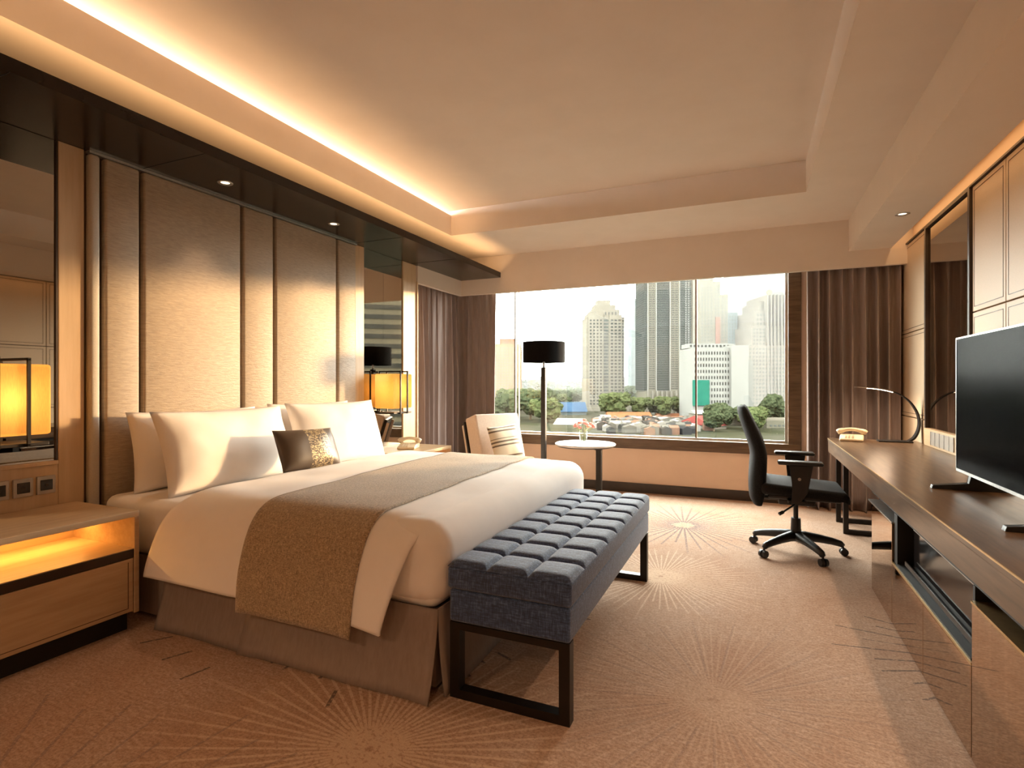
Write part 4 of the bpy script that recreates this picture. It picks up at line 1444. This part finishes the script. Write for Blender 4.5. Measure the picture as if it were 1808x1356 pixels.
shed('long low hall with a blue metal roof behind the floor lamp', 978, 1032, 727, 711, 380, 26, 'blueroof', wallm='b_blue')
shed('low house with a wide orange tiled roof below the cream tower', 1072, 1146, 741, 729, 330, 20, 'orange')
shed('low house with an orange tiled roof below the dark skyscraper', 1160, 1212, 739, 731, 345, 18, 'orange')
shed('small house with a bright red roof below the white mid rise', 1222, 1256, 752, 736, 262, 22, 'redroof', rot=0.5)
shed('long cream hall with flat pale roof below the white mid rise', 1222, 1302, 731, 725, 290, 12, 'b_white')
shed('pale house with shallow roof behind the pink flowers', 985, 1030, 752, 741, 290, 24, 'b_white', rot=-0.3)
T = Tower('warehouse', 'beige flat roofed warehouse at the right window corner', 1328, 1402, 270, deep=30)
T.blk('block_body', 1328, 1402, 742, None, M['b_beige'])
T.blk('parapet', 1328, 1402, 738, 742, M['b_cream'], y1=-T.dp / 2 + 1)
T.wins(1332, 1400, 748, 762, 9, 2, M['b_winl'], 0.5, 0.4)

# crowded yard of small pale roofs
rr = random.Random(11)
smalls = []
for k in range(3):
    bm = NB()
    a, b, h = (4.2, 6.0, 2.6) if k == 0 else ((3.2, 4.4, 2.2) if k == 1 else (5.5, 4.0, 3.0))
    prism(bm, [(-a / 2, 0), (a / 2, 0), (a / 2, h), (0, h + 0.9), (-a / 2, h)], 'y', -b / 2, b / 2)
    smalls.append(finish(bm, 'market_hut'))
hm = [varied('hut_roof_%d' % i, c, tuple(min(1, q * 1.2) for q in c), nscale=0.6, rough=0.8, spec=0.0) for i, c in enumerate(((0.060, 0.056, 0.050), (0.030, 0.028, 0.024), (0.010, 0.0095, 0.009), (0.045, 0.026, 0.018)))]
meshes = []
for s in smalls:
    for m_ in hm:
        c = s.copy()
        c.materials.append(m_)
        meshes.append(c)
for k in range(150):
    dd = rr.uniform(236, 318)
    u = rr.uniform(1052, 1222) + (rr.uniform(0, 60) if dd < 262 else 0)
    p = F2(u, dd)
    o = bpy.data.objects.new('market_hut', rr.choice(meshes))
    o.location = (p[0], p[1], GZ)
    o.rotation_euler = (0, 0, TH + rr.choice((0, PI / 2)) + rr.uniform(-0.2, 0.2))
    C.objects.link(o)
    tag(o, 'small pale roofed hut in the crowded yard below the towers', 'hut', 'huts in the crowded yard')

# trees
M['leaf'] = varied('city_tree_leaves', (0.006, 0.0085, 0.0045), (0.022, 0.026, 0.014), nscale=0.9, detail=6, rough=0.8, spec=0.0)
M['leaf2'] = varied('bright_tree_leaves', (0.009, 0.013, 0.005), (0.032, 0.036, 0.016), nscale=0.9, detail=6, rough=0.8, spec=0.0)
M['bark'] = varied('tree_bark', (0.036, 0.027, 0.018), (0.060, 0.045, 0.030), nscale=3, rough=0.9, spec=0.0)
tm = []
for k in range(3):
    bm = NB()
    rr2 = random.Random(20 + k)
    for q in range(11):
        c = Vector((rr2.gauss(0, 2.3), rr2.gauss(0, 2.3), rr2.uniform(4.5, 9.0)))
        r = rr2.uniform(1.6, 3.0)
        vv = bmesh.ops.create_icosphere(bm, subdivisions=3, radius=r, matrix=Matrix.Translation(c))['verts']
        for v in vv:
            d = (v.co - c).normalized()
            v.co += d * r * (0.35 * noise.noise(v.co * 0.9) + 0.30 * noise.noise(v.co * 2.6))
    me = finish(bm, 'tree_crown')
    me.materials.append(M['leaf'] if k < 2 else M['leaf2'])
    bm = NB(); cyl(bm, (0, 0, 0), (0.2, 0.1, 6.0), 0.45, 0.25, 8)
    tr = finish(bm, 'tree_trunk')
    tr.materials.append(M['bark'])
    tm.append((me, tr))
areas = [((886, 968), (300, 520), 46, 1.5, 'broad dark green tree in the park left of the floor lamp pole', 'trees left of the floor lamp pole'),
         ((970, 1030), (430, 900), 20, 1.3, 'green tree around the blue roofed hall', 'trees around the blue roofed hall'),
         ((1062, 1100), (340, 380), 7, 1.5, 'rounded green tree at the foot of the cream tower', 'trees at the foot of the cream tower'),
         ((1100, 1212), (350, 372), 14, 1.2, 'green tree in front of the skyscraper podium', 'trees before the skyscraper podium'),
         ((1245, 1330), (250, 292), 16, 1.0, 'bright green tree between the red roof and the warehouse', 'trees beside the red roof'),
         ((1325, 1402), (290, 310), 16, 1.7, 'dark green tree behind the beige warehouse', 'trees behind the warehouse'),
         ((1100, 1130), (500, 900), 8, 1.6, 'distant green tree below the slim blue tower', 'trees below the slim blue tower'),
         ((925, 1030), (900, 1800), 40, 2.6, 'far hazy tree line tree below the skyline', 'far trees below the skyline')]
rr = random.Random(5)
placed = []
for (ua, ub), (da, db), n, sc, lab, grp in areas:
    for k in range(n):
        for _try in range(140):
            dd = rr.uniform(da, db)
            p = F2(rr.uniform(ua, ub), dd)
            if all((p[0] - q[0]) ** 2 + (p[1] - q[1]) ** 2 > (6.6 * (sc + q[2])) ** 2 for q in placed):
                break
        else:
            continue
        placed.append((p[0], p[1], sc))
        kk = rr.randrange(3)
        t = thing('city_tree', lab, 'tree', (p[0], p[1], GZ), rr.uniform(0, 6.28), group=grp)
        s = sc * rr.uniform(0.8, 1.05)
        t.scale = (s * 1.15, s * 1.15, s)
        for nm, me in zip(('crown', 'trunk'), tm[kk]):
            o = bpy.data.objects.new(nm, me)
            C.objects.link(o)
            o.parent = t

# ================================================================== haze over the city
hz = bpy.data.materials.new('city_haze')
hz.use_nodes = True
n_ = hz.node_tree.nodes
n_.remove(n_['Principled BSDF'])
vsn = n_.new('ShaderNodeVolumeScatter')
vsn.inputs['Color'].default_value = (0.97, 0.98, 1.0, 1)
vsn.inputs['Density'].default_value = 0.00015
hz.node_tree.links.new(vsn.outputs[0], n_['Material Output'].inputs['Volume'])
o = obj('city_haze', boxes((-900, 110, 330, 1400, GZ + 0.2, 260)), hz)
o['kind'] = 'stuff'
tag(o, 'pale haze hanging over the distant city', 'haze')
